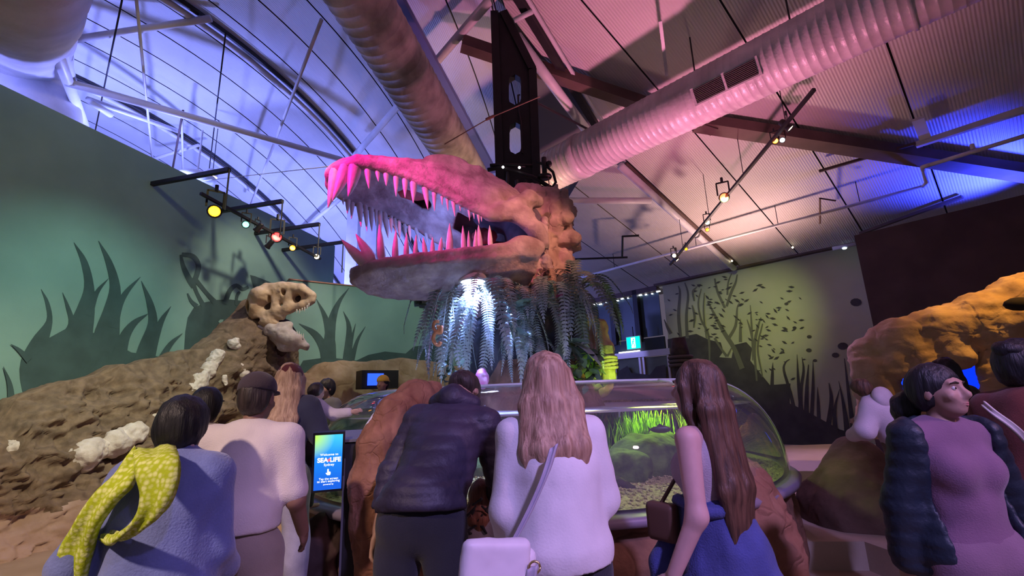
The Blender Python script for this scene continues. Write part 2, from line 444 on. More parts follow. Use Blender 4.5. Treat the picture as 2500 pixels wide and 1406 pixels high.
# ---- painted shapes on the murals
def ribbon(rows, on, o):
    P = np.array(rows, float); P = smoothpts(P, 4); Lf = []; Rg = []
    for i in range(len(P)):
        t = nrm(P[min(i+1, len(P)-1), :2]-P[max(i-1, 0), :2]); s = vec(-t[1], t[0]); wd = P[i, 2]/2
        Lf.append(on(*(P[i, :2]+s*wd), o)); Rg.append(on(*(P[i, :2]-s*wd), o))
    n = len(P); V = np.array(Lf+Rg)
    return V, [(i, i+1, n+i+1, n+i) for i in range(n-1)]
def blob(poly, on, o): return np.array([on(x, y, o) for x, y in poly]), [tuple(range(len(poly)))]
kelp = [[(100, 706, 1), (115, 740, 10), (120, 785, 16), (95, 840, 44), (80, 900, 66), (100, 985, 76)],
 [(152, 714, 1), (165, 750, 10), (175, 790, 18), (165, 840, 50), (140, 950, 80)],
 [(180, 592, 1), (205, 640, 16), (217, 700, 24), (208, 760, 46), (190, 830, 70), (180, 940, 80)],
 [(240, 588, 1), (265, 640, 16), (280, 700, 26), (272, 760, 42), (258, 830, 66), (250, 930, 76)],
 [(264, 680, 1), (235, 715, 12), (215, 770, 22)],
 [(342, 676, 1), (310, 710, 12), (290, 745, 18), (275, 800, 24)],
 [(344, 686, 1), (365, 740, 16), (372, 790, 24), (356, 850, 40), (345, 900, 50)],
 [(360, 766, 1), (325, 790, 16), (300, 830, 28), (285, 900, 40)],
 [(416, 748, 1), (392, 785, 14), (372, 840, 24), (360, 890, 30)],
 [(444, 814, 1), (415, 840, 12), (390, 880, 18)],
 [(24, 840, 1), (45, 855, 10), (70, 880, 18)],
 [(6, 895, 1), (22, 940, 13), (24, 990, 20), (10, 1040, 26)]]
for i, b in enumerate(kelp): add('painted_kelp_blade', ribbon(b, onL, .004+.0012*i), m_sil, wl)
add('painted_kelp_base', blob([(60, 1010), (62, 900), (110, 830), (165, 800), (240, 815), (320, 860), (385, 870), (385, 910), (240, 960), (130, 1010)], onL, .003), m_sil, wl)
drag = [[(441, 622, 6), (447, 650, 11), (462, 682, 15), (474, 700, 16)], [(443, 621, 10), (470, 626, 13), (484, 648, 13), (478, 676, 13), (468, 694, 16)],
 [(470, 688, 11), (480, 715, 9), (497, 748, 12)], [(478, 684, 11), (504, 716, 10), (528, 742, 14)], [(548, 742, 12), (560, 710, 12), (576, 697, 10), (592, 706, 9), (606, 700, 8)],
 [(457, 716, 3), (466, 735, 8), (480, 748, 12)], [(575, 745, 5), (578, 722, 8), (585, 712, 6)]]
for i, b in enumerate(drag): add('painted_serpent_bone', ribbon(b, onL, .004+.001*i), m_sil, wl)
add('painted_mound', blob([(449, 856), (452, 810), (458, 775), (472, 752), (500, 738), (530, 732), (562, 731), (596, 735), (606, 770), (604, 830), (560, 860)], onL, .003), m_sil, wl)
add('painted_mound_spot', blob([(532, 785), (537, 780), (545, 780), (543, 786), (536, 789)], onL, .009), m_teal, wl)
add('painted_slab', blob([(610, 671), (622, 674), (663, 690), (660, 706), (640, 700), (618, 702)], onL, .004), m_sil, wl)
bk = [[(852, 703, 1), (826, 740, 11), (809, 790, 22), (800, 880, 34)], [(772, 730, 1), (794, 775, 13), (806, 830, 24), (806, 880, 30)], [(838, 760, 1), (852, 800, 12), (848, 880, 24)],
 [(892, 797, 1), (872, 832, 8), (858, 880, 14)], [(868, 790, 1), (858, 830, 8), (850, 880, 12)], [(730, 790, 1), (768, 815, 16), (790, 850, 22), (796, 890, 24)]]
for i, b in enumerate(bk): add('painted_kelp_blade', ribbon(b, onB, .004+.0012*i), m_sil, wb)
add('painted_rock_bank', blob([(720, 915), (740, 880), (800, 872), (870, 880), (900, 866), (940, 858), (990, 863), (1010, 846), (1060, 840), (1100, 838), (1108, 915)], onB, .003), m_sil, wb)
# right mural
add('painted_rock_bank', blob([(1630, 828), (1660, 823), (1700, 815), (1730, 829), (1760, 836), (1766, 858), (1756, 872), (1786, 874), (1792, 842), (1822, 835), (1836, 850), (1832, 880), (1852, 906), (1880, 940), (1930, 936), (1928, 985), (1962, 1000), (2050, 1048), (2108, 1066), (2112, 1120), (1640, 1120)], onR, .003), m_silr, wr)
br = [[(1812, 900, 13), (1792, 850, 11), (1770, 815, 10), (1748, 775, 7), (1728, 735, 3)], [(1778, 828, 8), (1796, 795, 7), (1800, 752, 4), (1806, 738, 1)], [(1662, 830, 8), (1657, 770, 8), (1660, 715, 5), (1656, 698, 2)],
 [(1678, 826, 8), (1676, 770, 7), (1680, 720, 5), (1672, 690, 2)], [(1774, 748, 6), (1786, 712, 7), (1796, 690, 5), (1800, 670, 3)], [(1770, 752, 6), (1752, 712, 6), (1745, 680, 4)], [(1776, 720, 5), (1778, 690, 4), (1786, 668, 2)],
 [(1733, 900, 3), (1730, 820, 6), (1712, 780, 5), (1705, 740, 4), (1712, 705, 2)], [(1838, 880, 3), (1836, 810, 5), (1832, 745, 2)], [(1848, 930, 4), (1842, 850, 7), (1850, 800, 6), (1858, 775, 2)], [(1842, 850, 5), (1832, 805, 5), (1824, 780, 2)],
 [(1862, 920, 3), (1850, 850, 5), (1862, 790, 3)], [(1808, 835, 8), (1808, 800, 6), (1808, 778, 1)], [(1638, 815, 8), (1630, 800, 6), (1622, 780, 2)], [(1690, 745, 3), (1696, 772, 6), (1694, 800, 3)],
 [(1695, 735, 3), (1692, 712, 5), (1702, 700, 2)], [(1745, 825, 6), (1760, 850, 5), (1775, 870, 7)], [(1776, 870, 5), (1786, 850, 3)], [(1725, 826, 3), (1718, 760, 4), (1720, 715, 2)]]
gr = [[(1885, 940, 9), (1886, 910, 7), (1887, 885, 1)], [(1950, 1050, 10), (1930, 960, 8), (1914, 905, 6), (1918, 885, 4), (1928, 877, 2)], [(1955, 1050, 14), (1955, 960, 9), (1962, 905, 6), (1958, 872, 1)], [(1968, 1050, 14), (1970, 950, 9), (1974, 890, 2)],
 [(1962, 1050, 12), (1950, 940, 8), (1946, 865, 1)], [(1980, 1050, 10), (1985, 950, 8), (1985, 880, 1)], [(2000, 1050, 10), (1998, 990, 8), (1996, 945, 1)], [(2020, 1055, 14), (2030, 980, 10), (2024, 935, 2)], [(2040, 1060, 14), (2038, 1000, 8), (2050, 950, 1)],
 [(2070, 1060, 16), (2060, 990, 8), (2048, 930, 1)], [(2085, 1060, 14), (2072, 960, 8), (2062, 875, 2)], [(2100, 1060, 14), (2096, 980, 6), (2078, 920, 1)], [(1940, 1040, 12), (1925, 985, 7), (1912, 955, 1)]]
for i, b in enumerate(br): add('painted_branch', ribbon(b, onR, .004+.0006*i), mat('mural_branch_paint', (.13, .13, .075), .8), wr)
for i, b in enumerate(gr): add('painted_reed', ribbon(b, onR, .005+.0006*i), m_silr, wr)
rnd = random.Random(3); parts = []
for i in range(150):
    if i < 95: x = rnd.gauss(1745, 62); y = rnd.gauss(755, 55)
    else: x = rnd.gauss(1900, 40); y = rnd.gauss(820, 55)
    if not (1632 < x < 2080 and 672 < y < 935): continue
    l = rnd.uniform(4, 9); th = rnd.uniform(-.6, .9); a = vec(math.cos(th), math.sin(th)); b = vec(-a[1], a[0])
    parts.append(blob([tuple(vec(x, y)+q) for q in (-a*l, b*l*.35, a*l, -b*l*.3)], onR, .009+.0001*i))
for x, y, l in ((2058, 845, 13), (2040, 867, 9), (2090, 738, 14), (1975, 855, 7), (1990, 880, 5), (1920, 742, 5), (1940, 800, 5), (1976, 822, 6)):
    parts.append(blob([(x+l*math.cos(t)*(1+.2*math.sin(5*t)), y+l*.7*math.sin(t)) for t in np.linspace(0, 6.28, 11)[:-1]], onR, .012))
add('painted_leaves', join(*parts), m_silr, wr, kind='stuff')

# ---- window bay left of the right mural: glazing, mullions, door
bay = root('window_1', r0-RH*3.2, kind='structure')
m_pane = mat('blind_glass', (.055, .085, .095), .35, var=.15, vscale=1)
m_bayw = mat('bay_green_panel', (.13, .15, .085), .7, var=.2, vscale=1.5)
def rp(s, z, o=0): return r0-RH*s+RN*o+vec(0, 0, z)      # s metres left of the mural's edge
PX = [1400, 1442, 1500, 1560, 1617]
ss = [np.dot(r0-onR(x, 800)*vec(1, 1, 0), RH) for x in PX]
zt = onR(1580, 716)[2]; zb = onR(1580, 822)[2]; zd = onR(1580, 856)[2]
for i in range(4):
    add('pane', prism([rp(ss[i]-.06, zb, -.1), rp(ss[i+1]+.06, zb, -.1), rp(ss[i+1]+.06, zt, -.1), rp(ss[i]-.06, zt, -.1)], -RN*.03), m_pane, bay)
for s in ss[:-1]:
    add('mullion', box(rp(s, (zb-.15+zt+.45)/2, 0), (.09, .1, (zt-zb+.6)/2), RH, RN), m_blk, bay)
    add('bracket', box(rp(s, zt+.55, .08), (.09, .06, .18), RH, RN), m_white, bay)
add('head_beam', box(rp((ss[0]+ss[-1])/2, zt+.28, -.02), ((ss[0]-ss[-1])/2, .12, .26), RH, RN), m_brown, bay)
add('top_rail', bar(rp(ss[0]+.6, zt+.74, .16), rp(-.1, zt+.74, .16), .06, .05), m_white, bay)
add('spandrel', box(rp((ss[0]+ss[-1])/2, (zb+zd)/2-.05, -.06), ((ss[0]-ss[-1])/2, .06, (zb-zd)/2), RH, RN), mat('bay_dark_panel', (.03, .045, .05), .6), bay)
slot = join(*[box(rp(s, zt-.02+.02*math.sin(9*s), -.06), (.05+.03*math.sin(7*s+1), .012, .018), RH, RN) for s in np.arange(.2, 3.0, .24)])
add('daylight_slots', slot, mat('daylight_gap', (.8, .85, 1), emit=(.75, .85, 1), estr=5), bay, kind='stuff')
dr = root('door_1', rp(.6, 0), kind='structure')
sL = np.dot(r0-onR(1505, 880)*vec(1, 1, 0), RH); sM = np.dot(r0-onR(1568, 880)*vec(1, 1, 0), RH)
for a_, b_ in ((sL, sM+.06), (sM-.06, .05)):
    add('door_leaf', box(rp((a_+b_)/2, zd/2-.12, -.04), (abs(a_-b_)/2-.02, .03, zd/2-.1), RH, RN), m_bayw, dr)
m_alu = mat('door_frame_metal', (.55, .45, .40), .35, metal=.6)
add('transom', box(rp((sL+.05)/2, zd-.1, .02), ((sL-.05)/2+.1, .08, .10), RH, RN), m_alu, dr)
for s in (sL+.03, sM+.07, sM-.07, .06): add('door_stile', box(rp(s, zd/2-.1, 0), (.035, .06, zd/2-.1), RH, RN), m_alu, dr)
add('light_strip', box(rp((sL+sM)/2-.1, zd+.02, .1), ((sL-sM)/2-.1, .02, .018), RH, RN), mat('strip_white', (1, 1, 1), emit=(.85, .95, 1), estr=3), dr)
add('wall_far', prism([rp(ss[0]-.2, 0, -.18), rp(7, 0, -.18), rp(7, 3.9, -.18), rp(ss[0]-.2, 3.9, -.18)], -RN*.2), m_dark, kind='structure')
add('painted_rock_bank', blob([(1505, 940), (1515, 905), (1535, 893), (1545, 910), (1590, 915), (1605, 895), (1628, 890), (1632, 945)], lambda x, y, o: onR(x, y, .09), 0), m_silr, dr)

# ---- roof over the right half: sheets between the seams
E1 = np.array(RA); D1h = nrm(vec(.699, .669, 0)); D2h = vec(-D1h[1], D1h[0], 0); SL = .2514/math.hypot(.699, .669)
sE = E1@D1h
def roofR(t, s, o=0): return D2h*t+D1h*s+vec(0, 0, 5.0-SL*(s-sE)+o)
RN3 = nrm(np.cross(D1h-vec(0, 0, SL), D2h))
def onRoof(x, y, k=1.): p = atp(x, y, roofR(0, sE), RN3); return C+(p-C)*k
rpx = [(1190, -300), (1215, 0), (1330, 140), (1455, 310), (1420, 430), (1340, 560), (1330, 760)]
rr = np.array([atp(x, y, roofR(0, sE), RN3) for x, y in rpx]); tt = rr@D2h; sr = rr@D1h
tt = np.r_[-14, tt]; sr = np.r_[-9, sr]
ce = root('ceiling', (4, 9, 6), kind='structure')
edges = [.43+1.55*i for i in range(-8, 9)]
def sheetR(ta, tb, o, ends=0):
    cols = np.linspace(ta, tb, 7); V = []; Fc = []
    for t in cols:
        s0 = np.interp(t, tt, sr); V += [roofR(t, s0, o), roofR(t, sE+.6, o)]
    n = len(cols)
    return np.array(V), [(2*i, 2*i+1, 2*i+3, 2*i+2) for i in range(n-1)]
for a_, b_ in zip(edges[:-1], edges[1:]):
    add('roof_sheet', sheetR(a_+.014, b_-.014, 0), m_roofr, ce)
add('seam_backing', sheetR(edges[0], edges[-1], .06), m_back, ce)
# ---- barrel vault over the left half
VS = .65; VP = math.radians(7.5); VH = vec(math.sin(VP), math.cos(VP), 0); VE = vec(math.cos(VP), -math.sin(VP), 0)
def vz(s): S = s/VS; return 1.5+VS*(6+.6*S-.02*S*S)
def vault(t, s, o=0): return VE*t+VH*s+vec(0, 0, vz(s)+o)
def onV(x, y, k=1.):
    d = ray(x, y); ds = d@VH; S = 1/VS
    A = VS*.02*(ds*S)**2; B = d[2]-VS*.6*ds*S; Cc = -VS*6
    q = (-B+math.sqrt(B*B-4*A*Cc))/(2*A); return C+d*q*k
rv = np.array([onV(x, y) for x, y in rpx]); sv = rv@VH; tv = rv@VE
S_ = np.linspace(2.0, 22.6, 44)
cv = root('ceiling_vault', (-4, 9, 8), kind='structure')
def sheetV(ta, tb, o):
    V = []; Fc = []; ok = []
    for s in S_:
        te = min(tb, np.interp(s, sv, tv) if s > sv[0] else tv[0]); ok.append(te > ta+.02)
        te = max(te, ta); V += [vault(ta, s, o), vault(te, s, o)]
    return np.array(V), [(2*i, 2*i+1, 2*i+3, 2*i+2) for i in range(len(S_)-1) if ok[i] or ok[i+1]]
vedges = np.arange(-14.0, 1.6, .72)
for a_, b_ in zip(vedges[:-1], vedges[1:]):
    add('vault_sheet', sheetV(a_+.014, b_-.014, 0), m_roofl, cv, smooth=True)
add('seam_backing', sheetV(vedges[0], vedges[-1], .06), m_back, cv, smooth=True)
# strip that closes the step between the two roofs
fas = [p for pr in zip(rr, rv) for p in pr]
add('ridge_fascia', (np.array(fas), [(2*i, 2*i+1, 2*i+3, 2*i+2) for i in range(len(rr)-1)]), m_roofr, ce)
zend = vz(S_[-1]); add('wall_end', prism([vault(-14, S_[-1])*vec(1, 1, 0), vault(3, S_[-1])*vec(1, 1, 0), vault(3, S_[-1]), vault(-14, S_[-1])], VH*.2), mat('end_wall_green', (.25, .32, .26), .8), kind='structure')

# ---- roof steel
tr = root('roof_truss', (-4, 8, 7), kind='structure')
def vt(a, b, r, ka=.93, kb=.93, m_=m_white, nm='truss_tube'):
    return add(nm, tube([onV(*a, ka), onV(*b, kb)], r, 10), m_, tr, smooth=True)
def arc(t, z, r, m_, nm, s0=5, s1=22): return add(nm, tube([vault(t, s, z) for s in np.linspace(s0, s1, 26)], r, 8), m_, tr, smooth=True)
tA = np.mean([onV(x, y)@VE for x, y in ((463, 0), (622, 120), (722, 214), (840, 358))]); tB = np.mean([onV(x, y)@VE for x, y in ((438, 319), (548, 398), (647, 478), (732, 558))])
for t in (tA, tB):
    arc(t, -.06, .045, m_blk, 'arch_seal'); arc(t-.13, -.12, .055, m_white, 'arch_tube')
vt((178, 97), (515, 45), .055, .9, .97); vt((160, 200), (835, 390), .07, .80, .9); vt((215, 242), (440, 322), .05, .82, .93)
vt((82, -20), (206, 305), .08, .80, .84); vt((120, -20), (180, 200), .05, .82, .82); vt((148, -20), (178, 98), .05, .88, .88); vt((150, 105), (200, 290), .035, .84, .84); vt((135, 97), (180, 97), .04, .85, .88)
vt((1205, -10), (868, 378), .075, .93, .94); vt((842, 476), (733, 566), .06, .93, .97); vt((374, 388), (486, 354), .04, .9, .95)
vt((333, 0), (372, 388), .022, .92, .9); vt((785, 48), (612, 500), .03, .94, .95); vt((447, 270), (421, 415), .022, .9, .9, m_brown); vt((444, 290), (447, 440), .022, .9, .9)
for a_, b_ in (((298, 0), (232, 322)), ((551, 80), (511, 412)), ((1212, 30), (1190, -60))): vt(a_, b_, .012, .9, .9, m_blk, 'hanger_rod')
vt((218, 246), (270, 280), .06, .8, .8, m_white, 'strip_lamp')
add('truss_mesh_panel', prism([onV(110, -10, .9), onV(190, -10, .9), onV(172, 78, .9), onV(128, 70, .9)], (.03, .03, 0)), m_brown, tr)
trr = root('roof_beams', (4, 9, 6), kind='structure')
def rb(a, b, w_, h_, k=.985, m_=m_brown, nm='beam'): return add(nm, bar(onRoof(*a, k), onRoof(*b, k), w_, h_), m_, trr)
rb((1128, 106), (1745, 313), .22, .2, .97); rb((1700, 300), (2560, 432), .34, .2, .975)
rb((1255, -20), (1462, 318), .12, .12, .98, m_blk, 'cable_tray'); rb((1278, -20), (1478, 310), .05, .05, .975, m_white, 'tray_rail')
add('ridge_tube', tube([onRoof(1262, 90, .94), onRoof(1432, 318, .94)], .09, 10), m_white, trr, smooth=True)
add('ridge_strut', tube([onRoof(1255, 50, .95), onRoof(1300, 28, .97)], .04, 8), m_white, trr, smooth=True)
add('rafter_tube', tube([onRoof(1515, 405, .97), onRoof(1792, 655, .985)], .085, 10), m_white, trr, smooth=True)
add('rafter_seal', tube([onRoof(1528, 400, .99), onRoof(1798, 645, .995)], .05, 8), m_brown, trr, smooth=True)
rb((2236, 354), (2500, 268), .1, .1, .97, m_white, 'purlin'); rb((2000, 418), (2236, 350), .05, .05, .97, m_brown, 'purlin')
rb((2350, 480), (2100, 570), .1, .06, .985, m_brown, 'purlin')
add('tie_tube', tube([onRoof(1365, 490, .9), onRoof(1590, 490, .93)], .075, 10), m_white, trr, smooth=True)
rb((2240, 290), (2262, 345), .16, .05, .975, m_white, 'bracket_plate')
# hangers for dead tracks
for pts in ([(1395, 633), (1532, 628)], [(1519, 625), (1520, 577), (1560, 575)]):
    add('dead_track', tube([onRoof(x, y, .93) for x, y in pts], .03, 6), m_blk, trr)
add('dead_track', tube([onRoof(2002, 545, .93), onRoof(2002, 484, .93), onRoof(2040, 490, .93)], .02, 6), m_brown, trr)
# sprinkler pipe

# ================================================================== OVERHEAD GEAR
def ribbed(a, b, r, pitch=.105, rib=.006, n=28):
    a = np.asarray(a, float); b = np.asarray(b, float); L_ = np.linalg.norm(b-a); P = []; R_ = []
    m_ = max(1, int(L_/pitch))
    for i in range(m_):
        for f_, q in ((.0, 0), (.78, 0), (.86, rib), (.94, rib)):
            P.append(a+(b-a)*((i+f_)/m_)); R_.append(r+q)
    P.append(b); R_.append(r)
    return tube(P, R_, n)
# big right duct
DP = aty(1700, 243, 6.5)
def ductpt(q): return DP+D2h*q
DR = .40
dr0 = root('air_duct', ductpt(0), label='long silver air duct with louvred grille under the sloping pink-lit roof', cat='duct')
add('duct_body', ribbed(ductpt(-7), ductpt(3.75), DR), m_duct, dr0, smooth=True)
add('duct_collar', ribbed(ductpt(2.2), ductpt(2.35), DR+.02, .15, .0), m_duct, dr0, smooth=True)
add('duct_collar', ribbed(ductpt(-2.6), ductpt(-2.56), DR+.02, .04, .0), m_duct, dr0, smooth=True)
g0 = None
# side grille: lies on the duct's lower side facing the camera
gc = aty(1782, 198, 6.0)
q0 = (gc-DP)@D2h; ax = ductpt(q0); gn = nrm(C-ax); gn = nrm(gn-D2h*(gn@D2h)); gn = nrm(gn+vec(0, 0, .12)); gu = np.cross(gn, D2h); gu = gu if gu[2] > 0 else -gu
gctr = ax+gn*(DR+.015)
gr_ = add('grille', box(gctr-gn*.02, (.47, .13, .02), D2h, gu, gn), m_duct, dr0)
for sgn in (-1, 1):
    cc = gctr+D2h*.225*sgn
    add('grille_recess', box(cc-gn*.0, (.205, .105, .004), D2h, gu, gn), m_blk, gr_)
    for k in range(9):
        add('louvre', box(cc+gu*(-.092+.023*k)+gn*.008, (.205, .005, .006), D2h, nrm(gu+gn*.5), gn), mat('louvre_dark', (.035, .028, .028), .6), gr_)
for px, py in ((1912, 20), (1612, 55)):
    p1 = onRoof(px, py-40, .97); q = (p1-DP)@D2h; p0 = ductpt(q)+vec(0, 0, DR); p1 = roofR(p0@D2h, p0@D1h)
    add('hanger_strap', tube([p0, p1], .012, 6), m_blk, dr0)
add('hanger_bracket', bar(onRoof(1612, 52, .95), onRoof(1628, 185, .93), .05, .02), m_white, dr0)
add('edge_rail', tube([ductpt(-7)+vec(0, 0, DR+.05)+D1h*.12, ductpt(3.5)+vec(0, 0, DR+.05)+D1h*.12], .025, 6), m_duct, dr0)
# dusty left duct
p0 = onV(838, -70, .86); p1 = onV(1150, 440, .74)
dl0 = root('air_duct', p1, label='dusty brown ribbed air duct descending behind the black mast', cat='duct')
add('duct_body', ribbed(p0, p1, .42, .16, .008), m_ductl, dl0, smooth=True)
add('blue_return_duct', bar(onV(935, -20, .95), onV(1190, 420, .9), .5, .12), mat('blue_flat_duct', (.16, .18, .42), .6), dl0)
# pale duct in the left corner
p0 = onV(20, -120, .72); p1 = aty(120, 330, 6.6)
dk0 = root('air_duct', p1, label='wide pale fabric duct rising behind the left mural wall', cat='duct')
P = smoothpts([onV(15, -260, .76), onV(28, -60, .76), aty(60, 120, 6.9), aty(95, 330, 7.4)], 8)
P = np.array(P); rr_ = [.62+.012*math.sin(i*2.1) for i in range(len(P))]
add('duct_body', tube(P, rr_, 28), mat('fabric_duct', (.62, .58, .60), .55, var=.08, vscale=3, bump=.4, bscale=7), dk0, smooth=True)

# black mast
MY = 6.35
def my(x, y, Y=MY): return aty(x, y, Y)
ms = root('steel_mast', my(1262, 520), label='black slotted steel mast holding the giant hanging skull', cat='mast')
out = [my(1206, 480), my(1222, 480)]
def slot_poly(cx, y0, y1, hw, n=8):
    pts = []
    for k in range(n+1): a = math.pi*(1+k/n); pts.append((cx+hw*math.cos(a), y0+hw+hw*math.sin(a)))
    for k in range(n+1): a = math.pi*k/n; pts.append((cx+hw*math.cos(a), y1-hw+hw*math.sin(a)))
    return pts
s1 = slot_poly(1257, 181, 256, 15); s2 = slot_poly(1258, 298, 376, 14)
def xl(y): return 1206+(y-30)*.034
def xr(y): return np.interp(y, [30, 170, 480], [1228, 1298, 1310])
rows = sorted(set([30, 100, 170, 181, 188, 196, 218, 240, 249, 256, 277, 298, 304, 312, 336, 362, 370, 376, 430, 480]))
def slotx(y):
    for cx, y0, y1, hw in ((1257, 181, 256, 15), (1258, 298, 376, 14)):
        if y0 <= y <= y1:
            d = max(y0+hw-y, y-(y1-hw), 0); return cx, math.sqrt(max(hw*hw-d*d, 0))
    return None
V = []; Fc = []
for y in rows:
    s_ = slotx(y); xs = [xl(y), (s_[0]-s_[1]) if s_ else (1257 if y > 175 else (xl(y)+xr(y))/2), (s_[0]+s_[1]) if s_ else (1257 if y > 175 else (xl(y)+xr(y))/2), xr(y)]
    for dy in (0, .14):
        for x in xs: V.append(my(x, y)+vec(0, dy, 0))
n = 8
for i in range(len(rows)-1):
    a, b = i*n, (i+1)*n
    Fc += [(a, a+1, b+1, b), (a+2, a+3, b+3, b+2), (a+5, a+4, b+4, b+5), (a+7, a+6, b+6, b+7), (a, b, b+4, a+4), (a+3, a+7, b+7, b+3), (a+1, a+5, b+5, b+1), (a+2, b+2, b+6, a+6)]
add('mast_plate', (np.array(V), Fc), m_blk, ms)
add('mast_flange', bar(my(1300, 172)+vec(0, -.03, 0), my(1311, 480)+vec(0, -.03, 0), .05, .12, (1, 0, 0)), m_blk, ms)
add('mast_flange', bar(my(1207, 32)+vec(0, -.03, 0), my(1222, 480)+vec(0, -.03, 0), .05, .12, (1, 0, 0)), m_blk, ms)
add('mast_flange', bar(my(1229, 32)+vec(0, -.03, 0), my(1300, 172)+vec(0, -.03, 0), .05, .12, (1, 0, 0)), m_blk, ms)
add('mast_cable', tube([my(1270, 232, 6.3), my(1265, 232, 6.3), my(1266, 270, 6.3), my(1272, 300, 6.3), my(1275, 375, 6.3)], .016, 6), m_blk, ms)
add('bracing_rod', tube([my(1308, 250), onRoof(1435, 315, .9)], .02, 6), m_blk, ms)
for pts, r_ in (([(1190, 415), (1225, 408), (1300, 432), (1345, 458)], .03), ([(1310, 395), (1330, 402), (1350, 420), (1357, 445), (1345, 462), (1320, 455)], .02), ([(1342, 462), (1372, 498)], .02),
                ([(1305, 463), (1328, 468), (1318, 476), (1305, 480)], .02), ([(1196, 404), (1215, 402), (1300, 405)], .024), ([(1240, 420), (1238, 470)], .02), ([(1262, 440), (1266, 478)], .03), ([(1285, 440), (1262, 470)], .016)):
    add('rig_tube', tube([my(x, y, 5.95) for x, y in pts], r_, 8), m_blk, ms, smooth=True)
cl_ = add('pulley_clamp', tube([my(1328, 385, 5.95), my(1330, 432, 5.95)], .035, 8), m_blk, ms, smooth=True)
add('pulley_wheel', lathe([(0, -.02), (.09, -.02), (.1, 0), (.09, .02), (0, .02)], 16, my(1330, 432, 5.95)), m_blk, ms, smooth=True)
add('clamp_knob', ball(my(1340, 400, 5.95), .045), m_blk, ms, smooth=True)
add('pull_cord', tube([my(1338, 430, 5.9), my(1345, 480, 5.85), my(1350, 560, 5.75), my(1358, 700, 5.6)], .007, 5), mat('cord_red', (.32, .12, .1), .8), ms)
for x, y in ((1228, 408), (1268, 409)): add('anchor_light', ball(my(x, y, 5.85), .018), mat('small_led', (1, 1, 1), emit=(1, .9, .95), estr=4), ms)
rp_ = root('guy_rope', my(1305, 247, 6.2), label='thin tan guy rope with turnbuckle crossing the black mast', cat='rope')
add('rope', tube([my(1318, 236, 6.2), my(1195, 288, 6.0), my(1085, 352, 5.8)], .008, 5), mat('rope_tan', (.36, .22, .16), .8), rp_)
add('turnbuckle', tube([my(1206, 283, 6.0), my(1186, 292, 6.0)], .02, 6), mat('rusty_steel', (.3, .12, .08), .7), rp_)

# sprinkler pipe along the right roof
ppz = onRoof(1900, 548, .93)[2]
def pp(x, y): return atz(x, y, ppz)
sp = root('sprinkler_pipe', pp(1700, 600), label='thin white sprinkler pipe with a drop bend under the right roof', cat='pipe')
add('pipe_run', tube([pp(1340, 698), pp(2254, 455)], .034, 10), m_white, sp, smooth=True)
e_ = pp(2254, 455)
add('pipe_bend', tube([e_, pp(2262, 445), pp(2262, 445)+vec(0, 0, .22), pp(2252, 408), pp(2270, 402)], .036, 10), m_white, sp, smooth=True)
add('pipe_run', tube([pp(2268, 403), pp(2520, 326)], .034, 10), m_white, sp, smooth=True)
for x, y in ((1500, 656), (1700, 602), (1900, 550), (2100, 497)): add('pipe_hanger', tube([pp(x, y), pp(x, y)+vec(0, 0, .5)], .008, 5), m_blk, sp)
for x, y in ((2376, 360),): add('sprinkler_head', tube([pp(x, y+4), pp(x, y+4)+vec(0, 0, .09)], .03, 8), m_white, sp)

# ---- theatre spot fixtures
def lens_mat(nm, c, s): return mat('lens_'+nm, (1, 1, 1), emit=c, estr=s)
LZ = dict(yellow=lens_mat('yellow', (1, .42, .004), 4), teal=lens_mat('teal', (.15, 1, .65), 3), red=lens_mat('red', (1, .02, .02), 5), orange=lens_mat('orange', (1, .22, .004), 4), white=lens_mat('white', (1, .85, .55), 6), blue=lens_mat('icy', (.6, .8, 1), 6), coral=lens_mat('coral', (1, .07, .008), 6), dim=lens_mat('dim', (1, .8, .5), 3))
can = mesh('housing', *lathe([(.0, .17), (.04, .17), (.055, .15), (.058, .0), (.07, -.03), (.07, -.05), (.058, -.05), (.055, -.02), (0, -.02)], 14), smooth=True)
lensm = mesh('lens', *lathe([(0, -.025), (.03, -.03), (.054, -.035), (.054, -.03), (0, -.022)], 14), smooth=True)
yoke = mesh('yoke', *join(bar((-.075, 0, .04), (-.075, 0, .22), .02, .008, (0, 1, 0)), bar((.075, 0, .04), (.075, 0, .22), .02, .008, (0, 1, 0)), bar((-.08, 0, .22), (.08, 0, .22), .02, .008, (0, 1, 0)), tube([(0, 0, .22), (0, 0, .29)], .018, 8)))
def spot_fixture(pos, aim, color, label, group, sc=1., up=None):
    Zd = nrm(np.asarray(pos)-np.asarray(aim)); X = nrm(np.cross((0, 0, 1), Zd)); Y = np.cross(Zd, X)
    rt = root('spotlight', pos, label=label, cat='spotlight', group=group)
    M1 = frame(pos, X, Y, Zd, sc, sc, sc)
    place('housing', can, m_blk, rt, M1)
    me = lensm.copy(); me.materials.clear(); me.materials.append(LZ[color]); place('lens', me, None, rt, M1)
    place('yoke', yoke, m_blk, rt, frame(np.asarray(pos)+vec(0, 0, 0), X, nrm(np.cross((0, 0, 1), X)), vec(0, 0, 1), sc, sc, sc))
    return rt
